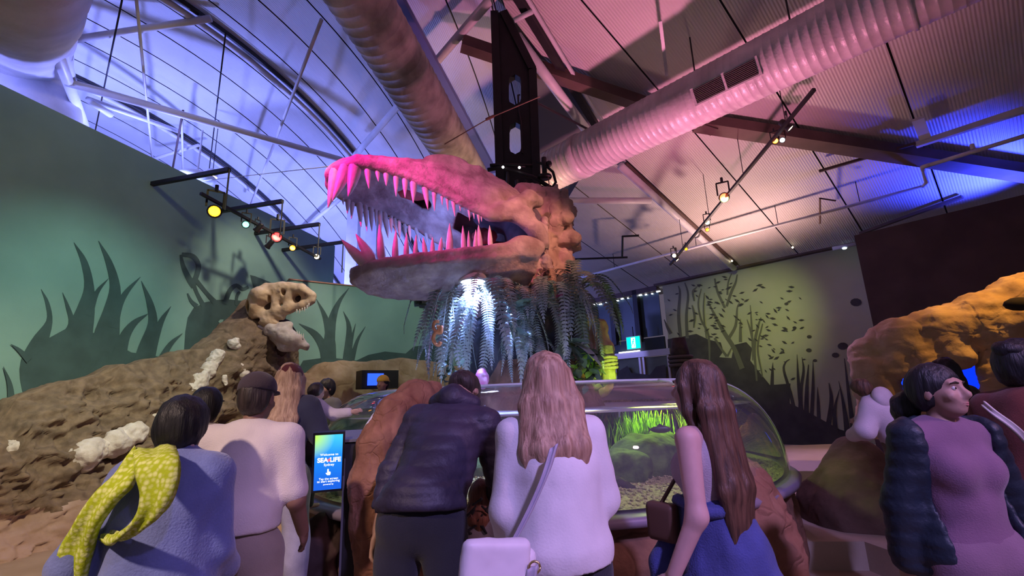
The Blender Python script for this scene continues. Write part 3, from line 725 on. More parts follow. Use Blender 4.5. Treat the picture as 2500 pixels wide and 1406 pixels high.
# left track, 1.2 m off the wall
def onT(x, y): return atp(x, y, LA+LN*1.2, LN)
tk = root('light_track', onT(640, 545), label='black lighting track hung along the top of the left mural wall', cat='track')
tz = (onT(490, 472)[2]+onT(775, 628)[2])/2
ta = onT(490, 472); tb = onT(782, 632)
add('track_rail', bar(ta, tb, .05, .05), m_blk, tk)
CB = np.array([0., 0, 1.5])
for (x, y, c_, lb) in ((523, 515, 'yellow', 'yellow-glowing spotlight highest on the left wall track'), (600, 548, 'teal', 'small teal-glowing spotlight on the left wall track'), (675, 578, 'red', 'red-glowing spotlight on the left wall track'),
                       (714, 605, 'orange', 'small orange-glowing spotlight on the left wall track beside the red one'), (773, 626, 'white', 'white-glowing spotlight at the far end of the left wall track')):
    p = onT(x, y); spot_fixture(p, C+vec(0, 1, -.5) if c_ != 'teal' else C, c_, lb, 'spotlights on the left track', 1.7 if c_ in ('yellow', 'red') else 1.05)
for x, y, lb in ((628, 560, 'unlit black spotlight beside the teal one on the left track'), (655, 600, 'black unlit spotlight just below the red glowing one')):
    p = onT(x, y); rt = spot_fixture(p, p+LN*-1+vec(0, 0, -1), 'dim', lb, 'spotlights on the left track', .9)
# wall brackets that carry the track
for i, (x0, x1, y1, y2, nm) in enumerate(((420, 560, 414, 490, 'nearest'), (572, 690, 491, 560, 'second'), (676, 780, 547, 610, 'third'), (765, 838, 591, 640, 'farthest'))):
    e = atp(x1, y1, LA+LN*1.7, LN); rt = root('wall_bracket', e, label='black L-shaped track bracket on the left wall top, %s from the camera' % nm if i in (0, 3) else 'black L-shaped track bracket on the left wall top, %s from the left' % nm, cat='bracket', group='brackets along the left wall top')
    add('arm', bar(e-LN*1.75, e, .07, .07), m_blk, rt); add('drop_rod', tube([e, e-vec(0, 0, .75)], .014, 6), m_blk, rt)
# right track
def onT2(x, y): return onRoof(x, y, .86)
ta = onT2(1988, 218); tb = onT2(1636, 646)
tk2 = root('light_track', (ta+tb)/2, label='black lighting track slanting under the right roof below the duct', cat='track')
tmid = onT2(1905, 322)
add('track_rail', bar(ta, tb, .05, .05), m_blk, tk2)
for q in (.12, .35, .6, .85):
    p = ta+(tb-ta)*q; add('hanger_wire', tube([p, vec(p[0], p[1], 5.0-SL*(p@D1h-sE))], .007, 5), m_blk, tk2)
for (x, y, c_, lb, s_) in ((1893, 344, 'orange', 'orange-glowing spotlight beside the icy white one on the right track', .8), (1910, 342, 'blue', 'icy white glowing spotlight on the right track', .7), (1768, 482, 'coral', 'large coral-red glowing spotlight in the middle of the right track', 1.5),
                       (1727, 543, 'white', 'warm white glowing spotlight above a small orange one on the right track', .9), (1727, 561, 'orange', 'small orange spotlight directly under the warm white one', .7), (1675, 608, 'yellow', 'tiny yellow glowing spotlight by the sprinkler pipe', .6), (1646, 624, 'dim', 'dim black spotlight at the low end of the right track', .9)):
    p = onT2(x, y); spot_fixture(p, C, c_, lb, 'spotlights on the right track', s_)
for x, y, lb in ((1925, 310, 'black unlit spotlight body above the icy white one on the right track'), (1651, 632, 'black unlit spotlight pointing down at the low end of the right track')):
    p = onT2(x, y); spot_fixture(p, p+vec(.4, -.2, -.6), 'dim', lb, 'spotlights on the right track', 1.)
# slim white fitting at the top corner of the right mural
p = onR(2072, 610, .5); rt = root('tube_lamp', p, label='slim white tube fitting at the top corner of the right mural', cat='lamp')
add('casing', tube([p-RH*.25, p+RH*.25], .05, 10), m_white, rt, smooth=True); add('lens', ball(p+vec(0, 0, -.06), (.05, .05, .02)), LZ['blue'], rt)
for x, y in ((1787, 637), (1935, 604)):
    p = onRoof(x, y, .985); add('downlight', ball(p, .025), LZ['white'], kind=None, label='tiny white downlight in the right roof, %s' % ('beside the rafter tube' if x < 1800 else 'nearer the dark side wall'), cat='light', group='tiny roof downlights')
# round hanging lamp and dome behind the left wall
p = onV(519, 425, .8); rt = root('hanging_lamp', p, label='small clear cylindrical lamp hanging above the left wall', cat='lamp')
add('body', lathe([(0, .1), (.1, .1), (.12, .08), (.12, -.06), (.1, -.08), (0, -.08)], 16, p), m_white, rt, smooth=True); add('lens', lathe([(0, -.09), (.1, -.09), (.1, -.08)], 16, p), LZ['dim'], rt)
add('wire', tube([p+vec(0, 0, .1), p+vec(0, 0, 1.8)], .008, 5), m_blk, rt)
p = onV(480, 437, .74); rt = root('ceiling_dome', p, label='pale round dome fitting just above the left wall top', cat='lamp')
add('dome', lathe([(0, -.16), (.2, -.13), (.34, -.05), (.38, .04), (.3, .1), (0, .12)], 20, p), m_white, rt, smooth=True); add('stem', tube([p+vec(0, 0, .1), p+vec(0, 0, 1.2)], .02, 6), m_white, rt)
add('guy_wire', tube([onV(480, 443, .75), aty(815, 405, 5.2)], .006, 5), m_white, label='thin wire strung from the left roof to the skull', cat='wire')
# column behind the skull
p = aty(868, 700, 13.6); 
pc = root('roof_column', p*vec(1, 1, 0), label='blue-lit steel column pair behind the giant skull', cat='column')
for x, w_ in ((858, .18), (905, .18)):
    q = aty(x, 690, 14.6); add('shaft', box(vec(q[0], q[1], 4.0), (w_, .15, 4.0)), m_white, pc)
add('panel', box(vec(*aty(882, 690, 14.7)[:2], 3.6), (.35, .05, 2.2)), m_white, pc)
# ================================================================== GIANT HANGING SKULL
m_bone = mat('painted_bone', (.26, .19, .19), .75, col2=(.52, .42, .41), vscale=5, bump=.7, bscale=24, voro=.12, vsc=3)
m_tooth = mat('tooth_resin', (.62, .52, .52), .45, var=.12, vscale=9, bump=.15, bscale=40)
m_red = mat('red_lining', (.34, .05, .05), .7, var=.3, vscale=6, bump=.4, bscale=20)
GJ = aty(1300, 580, 5.3); GT = aty(805, 425, 4.6)
GA = nrm((GT-GJ)*vec(1, 1, 0)); GB = vec(-GA[1], GA[0], 0); GB = GB if GB[1] < 0 else -GB
ro = math.radians(16); GB = GB*math.cos(ro)+vec(0, 0, math.sin(ro)); GC = np.cross(GA, GB); GC = GC if GC[2] > 0 else -GC
def G(a, w_, h): return GJ+GA*a+GB*w_+GC*h
def gl(x, y, w_): p = atp(x, y, GJ+GB*w_, GB)-GJ; return p@GA, p@GC
rim = [(1300, 575, .40), (1265, 527, .44), (1215, 530, .45), (1185, 523, .44), (1150, 505, .43), (1100, 478, .41), (1050, 455, .39), (1000, 432, .37), (950, 416, .35), (900, 404, .33), (860, 402, .30), (825, 412, .2), (805, 425, .08)]
topl = [(1310, 540), (1290, 500), (1250, 465), (1200, 432), (1160, 403), (1110, 393), (1040, 393), (980, 388), (920, 383), (860, 378), (825, 385), (805, 405)]
ra_ = np.array([(*gl(x, y, w_), w_) for x, y, w_ in rim]); ta_ = np.array([gl(x, y+7, .12) for x, y in topl])
oR = np.argsort(ra_[:, 0]); oT = np.argsort(ta_[:, 0])
def rimh(a): return np.interp(a, ra_[oR, 0], ra_[oR, 1])
def rimw(a): return np.interp(a, ra_[oR, 0], ra_[oR, 2])
def toph(a): return np.interp(a, ta_[oT, 0], ta_[oT, 1])
st = np.linspace(.12, 2.27, 17)
allp = [G(a, w_*1.15, h) for a in st for w_ in (-.5, .5) for h in (-.5, 1.1)]
lo = np.min(allp, 0); hi = np.max(allp, 0)
S = Sdf(lo, hi, .018)
prev = None
for a in st:
    w_ = rimw(a); hr = rimh(a); ht = max(toph(a)-.03, hr+.07); d = ht-hr
    cur = {}
    for sg in (1, -1):
        cur[sg] = [G(a, sg*w_, hr), G(a, sg*w_*.92, hr+.45*d), G(a, sg*w_*.62, hr+.85*d), G(a, sg*w_*.22, ht)]
        cur[sg, 'p'] = [G(a, sg*w_*.9, hr+.04), G(a, sg*w_*.45, hr+.30*min(d, .3))]
    if prev:
        for sg in (1, -1):
            for j in range(3):
                if a < .62 and j == 0: continue
                S.quad(prev[sg][j], cur[sg][j], cur[sg][j+1], prev[sg][j+1], .035, .018)
            S.cap(prev[sg][0], cur[sg][0], .05, .05, .02)
            if a > .85:
                S.quad(prev[sg, 'p'][0], cur[sg, 'p'][0], cur[sg, 'p'][1], prev[sg, 'p'][1], .025, .015)
        S.quad(prev[1][3], cur[1][3], cur[-1][3], prev[-1][3], .04, .018)
        if a > 1.0: S.quad(prev[1, 'p'][1], cur[1, 'p'][1], cur[-1, 'p'][1], prev[-1, 'p'][1], .025, .015)
    prev = cur
# cheek bones, quadrate struts, brow bulge, snout knob
for sg in (1, -1):
    S.chain([G(.42, sg*.44, rimh(.4)+.06), G(.24, sg*.43, -.02), G(.12, sg*.42, -.22), G(.05, sg*.40, -.36)], [.09, .085, .08, .07], .06)
    S.chain([G(.62, sg*.44, rimh(.62)+.02), G(.48, sg*.45, rimh(.5)+.10), G(.30, sg*.43, .12)], [.06, .07, .08], .06)
    S.ell(G(.62, sg*.38, .22), (.20, .10, .13), np.array([GA, GB, GC]), .08)
    S.ell(G(1.02, sg*.22, toph(1.02)-.06), (.25, .10, .07), np.array([GA, GB, GC]), .08)
    S.chain([G(.30, sg*.40, .10), G(.12, sg*.36, .28), G(.0, sg*.30, .30)], [.08, .09, .08], .06)
    S.ell(G(1.35, sg*-.0, rimh(1.3)-.02), (.17, .15, .2), np.array([GA, GB, GC]), .03, sub=True) if sg == 1 else None
S.ell(G(2.2, 0, .60), (.12, .22, .12), np.array([GA, GB, GC]), .08)
sk = root('giant_skull', GJ, label='giant hanging prehistoric skull with gaping toothed jaws above the tank', cat='skull')
def sdn(amp, f, seed): return lambda P: amp*fbm(P, f, 3, seed)
add('cranium', S.mesh(lambda P: .007*fbm(P, 4, 2, 1)-.006*np.clip(fbm(P, 7, 2, 5, True)-.9, 0, 1)), m_bone, sk, smooth=True)
add('nasal_lining', ball(G(1.36, 0, rimh(1.3)+.22), (.22, .16, .10), 12, 8), m_red, sk, smooth=True)
for (a, w_, h, r_) in ((.55, -.1, .05, .12), (.35, -.22, -.02, .11), (.42, .08, .22, .10)):
    q = Sdf(G(a, w_, h)-.25, G(a, w_, h)+.25, .02); q.ell(G(a, w_, h), (r_*1.3, r_*.5, r_*.7), np.array([GA, GB, GC])); add('red_palate_fold', q.mesh(sdn(.03, 8, 4)), m_red, sk, smooth=True)
# inner braincase (dark blue interior)
q = Sdf(G(.2, 0, .1)-.7, G(.2, 0, .1)+.7, .03); q.ell(G(.10, 0, .05), (.22, .30, .42), np.array([GA, GB, GC])); q.ell(G(.35, 0, .30), (.35, .28, .16), np.array([GA, GB, GC]), .1)
add('braincase', q.mesh(sdn(.03, 4, 9)), mat('dark_bone', (.12, .10, .14), .8, var=.3, vscale=4), sk, smooth=True)
# lower jaw
jt = [(1300, 596, .38), (1270, 585, .42), (1230, 597, .42), (1150, 605, .40), (1080, 614, .38), (1000, 624, .34), (930, 634, .27), (885, 648, .16), (866, 656, .04)]
jl = np.array([(*gl(x, y, w_), w_) for x, y, w_ in jt]); oJ = np.argsort(jl[:, 0]); jl = jl[oJ]
pts_ = [G(a, s*w_, h+o) for a, h, w_ in jl for s in (1, -1) for o in (.1, -.35)]
S = Sdf(np.min(pts_, 0)-.1, np.max(pts_, 0)+.1, .018)
ja = np.linspace(jl[0, 0]-.02, jl[-1, 0], 13); prev = None
for a in ja:
    h = np.interp(a, jl[:, 0], jl[:, 1])-.035; w_ = np.interp(a, jl[:, 0], jl[:, 2]); u_ = (a-ja[0])/(ja[-1]-ja[0]); dp = .19*(1-.72*u_)+.02
    cur = [G(a, w_, h), G(a, w_*.97, h-dp*.6), G(a, w_*.62, h-dp), G(a, 0, h-dp*1.12), G(a, -w_*.62, h-dp), G(a, -w_*.97, h-dp*.6), G(a, -w_, h)]
    if prev:
        for j in range(6): S.quad(prev[j], cur[j], cur[j+1], prev[j+1], .032, .018)
        for j in (0, 6): S.cap(prev[j], cur[j], .045, .045, .02)
    prev = cur
for sg in (1, -1):
    S.ell(G(.26, sg*.42, jl[1, 1]-.08), (.20, .08, .13), np.array([GA, GB, GC]), .06)
    S.chain([G(.12, sg*.40, -.18), G(-.02, sg*.36, -.24), G(-.1, sg*.28, -.30)], [.10, .09, .07], .06)
lj = add('lower_jaw', S.mesh(sdn(.007, 4, 2)), m_bone, sk, smooth=True)
# teeth: unit tooth from root (0,0,0) to tip (0,0,1), bent
def tooth_mesh(bend):
    V = []; n = 9; rows = [(0, .75), (.12, 1), (.35, .95), (.6, .72), (.82, .38), (.95, .14)]
    for z, r_ in rows:
        for k in range(n): a = 2*math.pi*k/n; V.append((.5*r_*math.cos(a)+bend*z*z, .42*r_*math.sin(a), z))
    V.append((bend, 0, 1.0)); Fc = []
    for i in range(len(rows)-1):
        for k in range(n): Fc.append((i*n+k, i*n+(k+1) % n, (i+1)*n+(k+1) % n, (i+1)*n+k))
    for k in range(n): Fc.append(((len(rows)-1)*n+k, (len(rows)-1)*n+(k+1) % n, len(V)-1))
    Fc.append(tuple(range(n))[::-1]); return mesh('tooth', V, Fc, smooth=True)
TM = [tooth_mesh(b) for b in (.35, .0, -.12)]
def tooth(parent, r2, t2, wpx, w_, inw=0., kind=1):
    P0 = atp(*r2, GJ+GB*w_, GB); P1 = atp(*t2, GJ+GB*(w_-inw), GB); d = P1-P0; L_ = np.linalg.norm(d); Z = d/L_
    X = GA-Z*(GA@Z); X = nrm(X); Y = np.cross(Z, X); depth = (P0-C)@FW; wd = wpx/F*depth
    place('tooth', TM[kind], m_tooth, parent, frame(P0-Z*.03, X, Y, Z, wd, wd, L_+.03))
nearU = [((820, 415), (812, 510), 30, 0), ((846, 404), (823, 494), 32, 0), ((867, 404), (862, 482), 32, 0), ((897, 410), (901, 462), 16, 1), ((921, 412), (924, 444), 13, 1), ((943, 415), (943, 455), 15, 1), ((967, 422), (967, 481), 14, 1), ((989, 428), (989, 484), 15, 1),
 ((1010, 436), (1009, 497), 18, 1), ((1036, 446), (1045, 513), 16, 1), ((1060, 456), (1061, 516), 12, 1), ((1078, 462), (1080, 502), 9, 1), ((1090, 466), (1094, 516), 9, 1), ((1104, 472), (1111, 530), 12, 1), ((1122, 480), (1124, 517), 9, 1), ((1132, 486), (1134, 514), 8, 1),
 ((1143, 492), (1147, 540), 9, 1), ((1154, 500), (1158, 536), 8, 1), ((1166, 510), (1170, 548), 9, 1), ((1174, 516), (1176, 542), 7, 1)]
for r2, t2, wp, k in nearU:
    a, _ = gl(*r2, .36); tooth(sk, r2, t2, wp, rimw(a)*.96, .0, k)
farU = [((836, 470), (838, 501), 9), ((850, 476), (848, 523), 14), ((861, 480), (858, 536), 13), ((877, 490), (882, 556), 16), ((892, 500), (896, 566), 12), ((906, 508), (908, 566), 13), ((918, 516), (918, 553), 9), ((928, 520), (930, 572), 12), ((939, 524), (948, 583), 14), ((955, 532), (956, 570), 10),
 ((964, 538), (968, 576), 9), ((974, 544), (977, 584), 10), ((988, 552), (992, 582), 9), ((999, 556), (1003, 590), 9), ((1016, 562), (1026, 592), 9), ((1040, 572), (1046, 600), 8)]
for r2, t2, wp in farU:
    a, _ = gl(*r2, -.34); tooth(sk, r2, t2, wp, -rimw(a)*.95, .0, 1)
nearL = [((893, 645), (833, 584), 30), ((908, 634), (868, 570), 28), ((932, 630), (926, 546), 21), ((965, 626), (967, 560), 17), ((992, 622), (993, 567), 14), ((1014, 619), (1016, 572), 12), ((1038, 616), (1033, 578), 13), ((1056, 613), (1056, 578), 12), ((1075, 611), (1078, 578), 12), ((1098, 612), (1098, 544), 18),
 ((1132, 605), (1130, 550), 13), ((1145, 604), (1144, 562), 9), ((1160, 602), (1162, 559), 10), ((1172, 599), (1168, 547), 14), ((1197, 596), (1195, 549), 13)]
for r2, t2, wp in nearL:
    a, _ = gl(*r2, .3); w_ = np.interp(a, jl[:, 0], jl[:, 2]); tooth(lj, r2, t2, wp, w_*.92, .0, 1)
for a in np.linspace(.6, 1.9, 10):
    h = np.interp(a, jl[:, 0], jl[:, 1]); w_ = np.interp(a, jl[:, 0], jl[:, 2]); P0 = G(a, -w_*.92, h-.02); L_ = .16+.05*math.sin(a*9)
    place('tooth', TM[1], m_tooth, lj, frame(P0, GA, GB, GC, .055, .055, L_))
# lamp under the jaw
lp = aty(1155, 684, 4.72); lt = root('jaw_downlight', lp, label='glaring round downlight set under the giant lower jaw', cat='lamp')
add('housing', lathe([(0, .05), (.13, .05), (.15, .0), (.15, -.02), (.125, -.02)], 22, lp), m_white, lt, smooth=True)
add('lens', lathe([(0, -.02), (.125, -.02), (.12, -.012), (0, -.01)], 22, lp), mat('lens_bluewhite', (1, 1, 1), emit=(.62, .66, 1), estr=14), lt)
lamp('SPOT', 'jaw_downlight_beam', lp+vec(0, 0, -.04), 1700, (.28, .38, 1.0), lp+vec(.18, .55, -1.5), .06, 120, .5)
lamp('POINT', 'jaw_throat_light', G(1.25, .0, -.05), 9, (.22, .32, 1.0), size=.15)
add('small_led', ball(aty(1188, 671, 4.75), .03), LZ['blue'], label='small bright lamp beside the glaring jaw downlight', cat='lamp')

# ================================================================== ROCK COLUMN
TC = vec(.24, 5.6, 0); TR = 2.45
m_rockp = mat('column_rock', (.36, .25, .22), .85, col2=(.55, .42, .36), vscale=4, bump=.7, bscale=14, voro=.3, vsc=3)
S = Sdf((-.6, 4.85, .9), (1.0, 6.4, 4.35), .024)
S.cap((.28, 5.62, 1.0), (.30, 5.7, 3.2), .50, .36, .1)
rc = random.Random(5)
def cpx(x, y, Y=5.45): return aty(x, y, Y)
for (x, y, r_, Y) in ((1330, 505, .20, 5.6), (1360, 530, .2, 5.6), (1375, 570, .18, 5.6), (1300, 520, .22, 5.55), (1340, 560, .2, 5.6), (1330, 610, .17, 5.55), (1368, 610, .14, 5.6), (1355, 660, .18, 5.6), (1372, 680, .12, 5.6), (1310, 660, .2, 5.5), (1280, 610, .16, 5.6), (1240, 700, .2, 5.3), (1200, 705, .22, 5.25), (1165, 715, .16, 5.2), (1290, 700, .22, 5.4)):
    R_ = np.array(Matrix.Rotation(rc.uniform(-.6, .6), 3, 'Z') @ Matrix.Rotation(rc.uniform(-.4, .4), 3, 'X'))
    S.box(cpx(x, y, Y), (r_, r_*.9, r_*1.25), R_, .05, .03)
co = root('rock_column', TC+vec(0, 0, .9), label='craggy rock column rising from the tank behind the giant skull', cat='column')
add('rock', S.mesh(lambda P: .075*fbm(P, 3.6, 4, 3, True)-.05), m_rockp, co, smooth=True)
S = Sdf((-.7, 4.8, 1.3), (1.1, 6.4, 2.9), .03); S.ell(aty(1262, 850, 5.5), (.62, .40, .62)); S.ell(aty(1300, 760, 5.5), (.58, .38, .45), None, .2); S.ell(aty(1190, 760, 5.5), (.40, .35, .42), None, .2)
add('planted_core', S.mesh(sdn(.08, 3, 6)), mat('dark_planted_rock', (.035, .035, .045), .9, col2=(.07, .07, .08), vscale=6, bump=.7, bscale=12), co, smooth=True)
# tattered vertebra shards hanging between skull and column
for i, pts in enumerate(([(1292, 600), (1302, 640), (1300, 690)], [(1318, 600), (1330, 640), (1345, 670)], [(1325, 540), (1320, 590), (1335, 622)], [(1290, 650), (1280, 690)], [(1312, 655), (1318, 700)])):
    P = [cpx(x, y, 5.12) for x, y in pts]; S = Sdf(np.min(P, 0)-.12, np.max(P, 0)+.12, .016); S.chain(P, [.05, .075, .03][:len(P)] if len(P) > 2 else [.07, .03], .03)
    add('bone_shard', S.mesh(sdn(.025, 12, i)), m_bone, co, smooth=True)

# ================================================================== TOUCH TANK
tk_ = root('aquarium_tank', TC, label='round open aquarium tank with curved clear acrylic wall and rock base', cat='tank')
m_rockb = mat('tank_rock', (.13, .065, .04), .85, col2=(.24, .12, .07), vscale=5, bump=.7, bscale=16, voro=.3, vsc=3)
def rocklathe(prof, c, amp, seed, n=150, a0=0, a1=2*math.pi, f=3):
    V, Fc = lathe(prof, n, c, a0, a1); d = V-np.asarray(c); d[:, 2] = 0; d /= np.linalg.norm(d, axis=1)[:, None]+1e-9
    return V+d*(amp*fbm(V, f, 3, seed, True))[:, None], Fc
zz = np.linspace(0, .70, 12)
add('rock_base', rocklathe([(2.40+.04*math.sin(6*z), z) for z in zz]+[(2.38, .72), (2.1, .72)], TC, .045, 6), m_rockb, tk_, smooth=True)
add('window_ledge', lathe([(2.30, .70), (2.52, .70), (2.53, .74), (2.50, .76), (2.30, .76)], 96, TC, closed=True), mat('violet_ledge', (.22, .18, .24), .4), tk_, smooth=True)
m_acr = glassmat('hazed_acrylic', (.93, .96, .95), .02, ior=1.45, opac=.06, body=(.75, .72, .80))  # pale lilac haze put into the colour, for fogging and reflected ceiling glow
prof = [(2.45, .75)]+[(1.80+.65*math.cos(a), .80+.80*math.sin(a)) for a in np.linspace(.02, math.pi/2, 16)]
profi = [(r_-.035 if i < len(prof)-1 else r_, z-(.0 if i < 3 else .03)) for i, (r_, z) in enumerate(prof)]
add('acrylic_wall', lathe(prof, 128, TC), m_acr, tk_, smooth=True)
add('acrylic_lip', lathe([(1.79, 1.585), (1.82, 1.585), (1.82, 1.612), (1.79, 1.612)], 96, TC, closed=True), mat('acrylic_edge', (.55, .6, .62), .2, spec=.8), tk_, smooth=True)
for az in (-58, -128, -20, -170):
    a = math.radians(az); P = [TC+vec(math.cos(a)*(r_+.004), math.sin(a)*(r_+.004), z+.003) for r_, z in prof]
    add('acrylic_joint', tube(P, .010, 6), mat('joint_bright', (.75, .75, .78), .15, spec=.8), tk_, smooth=True)
wz = 1.375
wr_ = [0.56, 1.0, 1.4, 1.8, 2.05, 2.22]
add('water', lathe([(r_, wz) for r_ in wr_], 96, TC), glassmat('tank_water', (.72, .86, .78), .09, ior=1.33, bump=.3, bscale=7, opac=.45, body=(.70, .68, .76)), label='still water surface inside the round acrylic tank', cat='water')  # milky body colour paints in the bright reflection band on the surface
m_grav = mat('gravel', (.24, .20, .07), .8, col2=(.48, .42, .20), vscale=55, bump=.8, bscale=60)
gb = lambda r_: .78+(2.4-r_)*.16
add('gravel_bed', lathe([(r_, gb(r_)) for r_ in (2.40, 2.2, 1.9, 1.5, 1.0, .5)], 96, TC), m_grav, label='sloping yellow gravel bed inside the acrylic tank', cat='gravel', kind='stuff')
rg = np.random.RandomState(2); n_ = 5200; ang = np.radians(rg.uniform(-165, -15, n_)); rad = rg.uniform(1.3, 2.38, n_); sz = rg.uniform(.008, .019, n_)
ctr = np.stack([TC[0]+rad*np.cos(ang), TC[1]+rad*np.sin(ang), .78+(2.4-rad)*.16+sz*.3], 1)
oct_ = np.array([(1, 0, 0), (-1, 0, 0), (0, 1, 0), (0, -1, 0), (0, 0, .7), (0, 0, -.7)]); of = [(0, 2, 4), (2, 1, 4), (1, 3, 4), (3, 0, 4), (2, 0, 5), (1, 2, 5), (3, 1, 5), (0, 3, 5)]
V = (ctr[:, None, :]+oct_[None]*sz[:, None, None]*rg.uniform(.7, 1.3, (n_, 6, 1))).reshape(-1, 3); Fc = [tuple(6*i+k for k in f_) for i in range(n_) for f_ in of]
add('gravel_pebbles', (V, Fc), m_grav, label='loose yellow pebbles scattered over the tank bed', cat='pebbles', kind='stuff')
# step ring round the tank
add('tank_step', lathe([(2.36, 0), (2.36, .22), (3.0, .22), (3.03, .19), (3.03, 0)], 60, TC, math.radians(-236), math.radians(-82)), mat('step_tan', (.34, .22, .14), .8, var=.15, vscale=4), label='low tan step running round the foot of the tank', cat='step', smooth=False)
# dark inner rock skirt under the ferns
add('tank_core', rocklathe([(.80, .9), (.75, 1.2), (.62, 1.5), (.56, 1.75), (.5, 1.9)], TC, .08, 12), m_rockb, tk_, smooth=True)

# lights sunk in the tank
def pol(az, r_, z): a = math.radians(az); return TC+vec(math.cos(a)*r_, math.sin(a)*r_, z)
for az, p_, c_ in ((-52, 36, (.80, 1.0, .12)), (-22, 42, (.75, 1.0, .10)), (-84, 24, (1.0, .90, .42)), (-128, 14, (.8, 1.0, .7))):
    lamp('SPOT', 'tank_lamp', pol(az, 1.62, 1.5), p_, c_, pol(az, 1.72, .6), .04, 140, .4)
# boulders, driftwood and plants in the tank
m_moss = mat('mossy_rock', (.035, .05, .02), .9, col2=(.10, .15, .04), vscale=9, bump=.6, bscale=25)
def inpx(x, y, Y): return aty(x, y, Y)
bl = [(1520, 1140, 3.95, .20, 'round mossy boulder on the gravel between the two long-haired women'), (1580, 1125, 4.15, .26, 'large dark mossy boulder behind the round one in the tank'), (1455, 1140, 4.0, .16, 'small dark boulder beside the blonde woman in the tank'), (1610, 1090, 4.3, .16, 'dark boulder under the bright green weed in the tank'),
      (1190, 1150, 4.2, .22, 'grey boulder seen between the bending man and blonde woman'), (880, 1180, 4.15, .17, 'brown boulder behind the kiosk in the tank'), (870, 1060, 4.6, .30, 'dull green boulder at the left end of the tank')]
for i, (x, y, Y, r_, lb) in enumerate(bl):
    p = inpx(x, y, Y); S = Sdf(p-r_*1.7, p+r_*1.7, r_/14); S.ell(p, (r_*1.25, r_, r_*.85), None); S.ell(p+vec(r_*.5, .1, -r_*.3), (r_*.8, r_*.8, r_*.7), None, .08)
    add('tank_boulder', S.mesh(sdn(.05, 4/r_*.2, i)), m_moss, smooth=True, label=lb, cat='rock', group='boulders in the tank')
def stick(pts, rs, lb, m_, nm='driftwood', cat='driftwood', seed=0, amp=.02):
    P = np.array(pts); S = Sdf(P.min(0)-max(rs)*1.5, P.max(0)+max(rs)*1.5, min(rs)/3.2); S.chain(P, rs, .02)
    return add(nm, S.mesh(sdn(amp, 9, seed)), m_, smooth=True, label=lb, cat=cat)
m_wood = mat('wet_driftwood', (.030, .020, .016), .7, var=.4, vscale=12, bump=.5, bscale=22)
stick([inpx(1420, 1170, 3.75), inpx(1500, 1182, 3.7), inpx(1555, 1210, 3.65), inpx(1600, 1262, 3.6)], [.06, .06, .05, .035], 'dark driftwood branch lying across the tank gravel', m_wood)
# ================================================================== FERNS AND LEAVES ROUND THE COLUMN
m_fern = mat('fern_leaf', (.20, .27, .24), .5, col2=(.36, .42, .40), vscale=14, spec=.4)
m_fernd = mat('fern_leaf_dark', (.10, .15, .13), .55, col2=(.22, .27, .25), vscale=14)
m_dead = mat('dry_frond', (.36, .24, .18), .7, var=.2, vscale=9)
def frond_mesh(reach, drop, rise, wl, nleaf=30, nm='frond'):
    P = smoothpts([(0, 0, 0), (reach*.35, 0, rise), (reach*.75, 0, rise-.15*drop), (reach*.98, 0, -.55*drop), (reach, 0, -drop)], 8); n = len(P)
    V, Fc = tube(P[::2], np.linspace(.008, .003, len(P[::2])), 4); V = list(V); Fc = list(Fc)
    s = np.r_[0, np.cumsum(np.linalg.norm(np.diff(P, axis=0), axis=1))]; Lt = s[-1]
    for i in range(nleaf):
        u_ = .10+.9*i/nleaf; q = u_*Lt
        c_ = np.array([np.interp(q, s, P[:, k]) for k in range(3)]); c2 = np.array([np.interp(min(q+.02, Lt), s, P[:, k]) for k in range(3)]); t = nrm(c2-c_+1e-6)
        w_ = wl*math.sin(math.pi*min(1, .12+.9*u_))**.6*(1-.25*u_)
        hw = Lt/nleaf*.50; up = np.cross((0, 1, 0), t)*-1
        for sg in (1, -1):
            d = nrm(vec(0, sg, 0)+t*.30+up*.18)
            b = len(V); V += [c_-t*hw*.5, c_+t*hw*.7, c_+d*w_*.6+t*hw*.9+vec(0, 0, .004), c_+d*w_+t*hw*.4-vec(0, 0, .012), c_+d*w_*.55-t*hw*.5]
            Fc.append((b, b+1, b+2, b+3, b+4))
    return mesh(nm, V, Fc)
FM = [frond_mesh(.42, .80, .14, .105), frond_mesh(.60, .62, .22, .10), frond_mesh(.30, .95, .10, .095, 34), frond_mesh(.66, .30, .26, .10, 28)]
for m_ in FM: m_.materials.append(m_fern)
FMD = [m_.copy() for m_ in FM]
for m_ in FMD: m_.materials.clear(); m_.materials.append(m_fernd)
FMT = FM[1].copy(); FMT.materials.clear(); FMT.materials.append(m_dead)
rf = random.Random(11)
def fern(px, py, Y, n, az0, az1, sc, lb, meshes=FM, tilt=.15):
    p = aty(px, py, Y); rt = root('fern', p, label=lb, cat='fern', group='ferns round the rock column')
    for i in range(n):
        az = math.radians(az0+(az1-az0)*(i+rf.uniform(.2, .8))/n); k = rf.choice([0, 0, 1, 2, 2, 3] if i % 4 else [3, 1]); s_ = sc*rf.uniform(.8, 1.15)
        Rm = Matrix.Rotation(az, 4, 'Z') @ Matrix.Rotation(rf.uniform(-tilt, tilt), 4, 'X') @ Matrix.Rotation(rf.uniform(-.25, .25), 4, 'Y') @ Matrix.Scale(s_, 4)
        Rm.translation = Vector(p+vec(rf.uniform(-.05, .05), rf.uniform(-.05, .05), rf.uniform(-.05, .05)))
        place('frond', meshes[k], None, rt, Rm)
    return rt
fern(1190, 742, 4.98, 19, -190, 10, .95, 'brilliantly lit drooping fern under the jaw downlight')
fern(1128, 748, 5.15, 15, -230, -40, .95, 'blue-lit drooping fern at the left edge of the rock column')
fern(1265, 780, 5.0, 10, -150, -20, .72, 'violet fern drooping to the right of the brightest fern')
